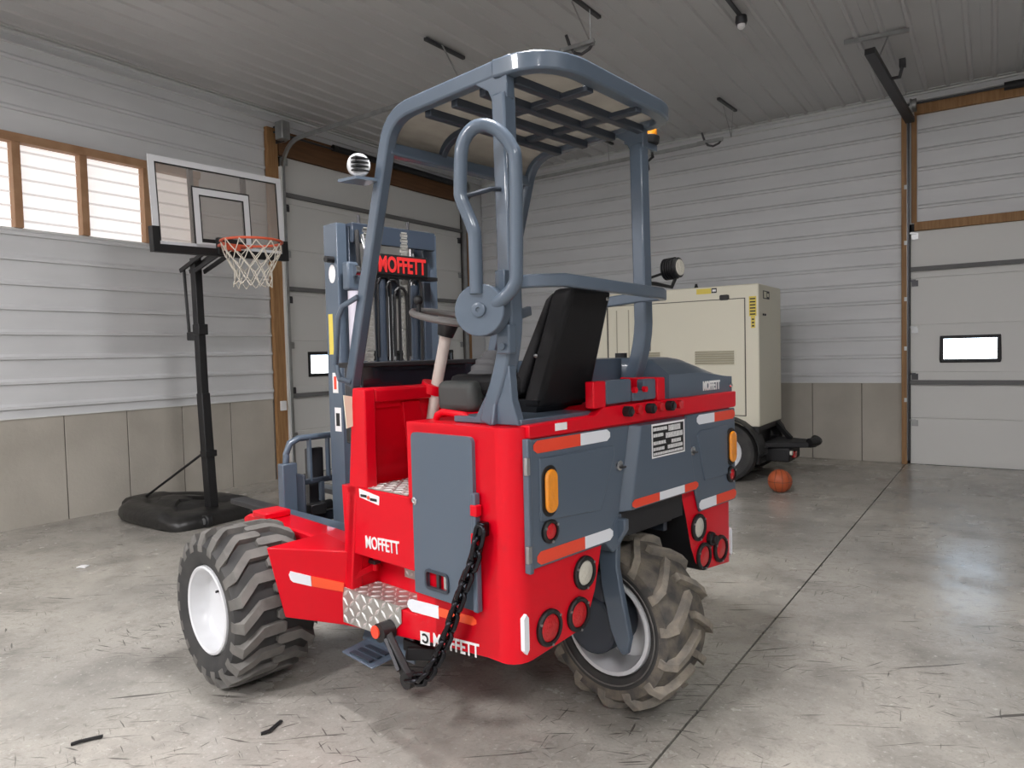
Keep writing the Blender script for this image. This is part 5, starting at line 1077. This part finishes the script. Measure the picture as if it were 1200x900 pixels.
for u0, h_ in ((-0.05, 1.88), (0.01, 1.84), (-0.12, 1.90), (0.13, 1.90)):
    MB().tube([(u0 - 0.05, 1.49, 1.50)] + [(u0 - 0.05 * math.cos(rad(a)), 1.485, h_ + 0.05 * math.sin(rad(a))) for a in range(0, 181, 30)] + [(u0 + 0.05, 1.49, 1.45)], 0.009, n=8).ob('mast_hose', BLACK, T)
MB().box(-0.395, -0.30, 1.47, 1.53, 1.86, 2.01).ob('roller_bracket', GREY, T, bev=0.012)
MB().cyl((-0.36, 1.465, 1.96), (-0.33, 1.465, 1.96), 0.03, n=16).ob('mast_roller', CHROME, T)
MB().tube([(-0.345, 1.49, 1.40), (-0.345, 1.49, 1.855)], 0.034, n=18).ob('cylinder_sleeve', LILAC, T)
MB().tube([(-0.31, 1.49, 2.18), (-0.32, 1.47, 2.05), (-0.30, 1.49, 1.90)], 0.014, n=8).ob('mast_hose', BLACK, T)
MB().tube([(-0.27, 1.49, 2.16), (-0.28, 1.46, 2.08), (-0.26, 1.49, 1.98)], 0.012, n=8).ob('mast_hose', STEEL, T)
for u in (-0.22, 0.17): MB().cyl((u, 1.58, 2.22), (u, 1.58, 2.285), 0.010, n=8).ob('chain_stud', DSTEEL, T)
for z in (2.08, 2.02): MB().cyl((-0.455, 1.60, 2.08 - 0.05), (-0.40, 1.60, 2.08 - 0.05), 0.018, n=12).ob('mast_bolt', BLACK, T); break
# stickers on the mast
def mast_sticker(v0, v1, z0, z1, m, nm): return MB().box(-0.4015, -0.40, v0, v1, z0, z1).ob(nm, m, T, smooth=0)
MB().prism([(1.615 + 0.032 * math.cos(rad(a)), 1.955 + 0.05 * math.sin(rad(a))) for a in range(0, 360, 24)], 'x', -0.4015, -0.40).ob('oval_sticker', WHITE, T, smooth=0)
mast_sticker(1.625, 1.665, 1.52, 1.74, YELLOW, 'yellow_sticker')
ws_ = MB().box(-0.4015, -0.40, 1.595, 1.645, 1.31, 1.42).ob('white_sticker', WHITE, T, smooth=0)
MB().box(-0.403, -0.4015, 1.608, 1.632, 1.33, 1.40).ob('sticker_print', TAPER, ws_, smooth=0)
w2 = mast_sticker(1.575, 1.635, 1.10, 1.23, WHITE, 'white_sticker')
MB().box(-0.403, -0.4015, 1.588, 1.622, 1.13, 1.20).ob('sticker_print', BLACK, w2, smooth=0)

for o in set(bpy.data.objects) - _before:
    if o.parent is T: o.scale.x = 0.875
# ---- fork carriage with its tubular load guard, forks
for s in (-1, 1):
    MB().box(*sorted((s * 0.55, s * 0.46)), 1.86, 1.92, 0.56, 0.92).ob('carriage_plate', GREY, T, bev=0.006)
    MB().box(*sorted((s * 0.47, s * 0.458)), 1.78, 1.90, 0.55, 0.86).ob('carriage_wing', DGREY, T, bev=0.004)
    for u in (0.365, 0.245, 0.12): MB().bar([(s * u, 1.89, 0.80), (s * u, 1.89, 1.045)], 0.032, 0.012, up=(1, 0, 0)).ob('guard_bar', GREY, T)
    MB().bar([(s * 0.30, 1.93, 1.0), (s * 0.30, 1.93, 0.575), (s * 0.30, 1.96, 0.555), (s * 0.30, 3.0, 0.555)], 0.10, 0.035, up=(1, 0, 0) if False else (0, 1, 0.001)).ob('fork', DSTEEL, T) if False else MB().box(*sorted((s * 0.25, s * 0.35)), 1.93, 1.97, 0.53, 0.98).box(*sorted((s * 0.25, s * 0.35)), 1.97, 2.95, 0.53, 0.565).ob('fork', DSTEEL, T, bev=0.005)
MB().tube([(-0.515, 1.89, 0.90), (-0.51, 1.89, 0.97), (-0.485, 1.89, 1.03), (-0.43, 1.89, 1.052), (0.43, 1.89, 1.052), (0.485, 1.89, 1.03), (0.51, 1.89, 0.97), (0.515, 1.89, 0.90)], 0.018, n=12).ob('load_guard', GREY, T)
MB().box(-0.50, 0.50, 1.875, 1.905, 0.785, 0.815).ob('carriage_bar', DGREY, T, bev=0.004)
MB().box(-0.50, 0.50, 1.86, 1.92, 0.56, 0.62).ob('carriage_bar', DGREY, T, bev=0.004)
MB().bar([(-0.30, 1.88, 0.79), (-0.30, 1.88, 0.68)], 0.03, 0.02, up=(1, 0, 0)).ob('guard_tie', GREY, T)
MB().box(-0.42, -0.32, 1.80, 1.86, 0.62, 0.68).cyl((-0.33, 1.83, 0.66), (-0.27, 1.83, 0.66), 0.03, n=12).ob('tilt_clamp', BLACK, T, bev=0.006)

# ================================================================ scraps on the floor
scrap('curved strip of black rubber on the floor before the left front wheel', -2.41, 1.755, [(-0.005, -0.05), (0.012, -0.02), (-0.004, 0.015), (-0.012, 0.055)], 0.014)
scrap('curved strip of black rubber lying alone at the lower left of the floor', -2.972, 1.302, [(-0.025, -0.045), (-0.01, -0.02), (0.0, 0.015), (0.028, 0.05)], 0.014)
scrap('small white paper scrap on the floor left of the front wheel', -5.556, 2.472, [(-0.03, -0.015), (0.0, 0.0), (0.03, 0.018)], 0.05, WHITE, 'paper_scrap')
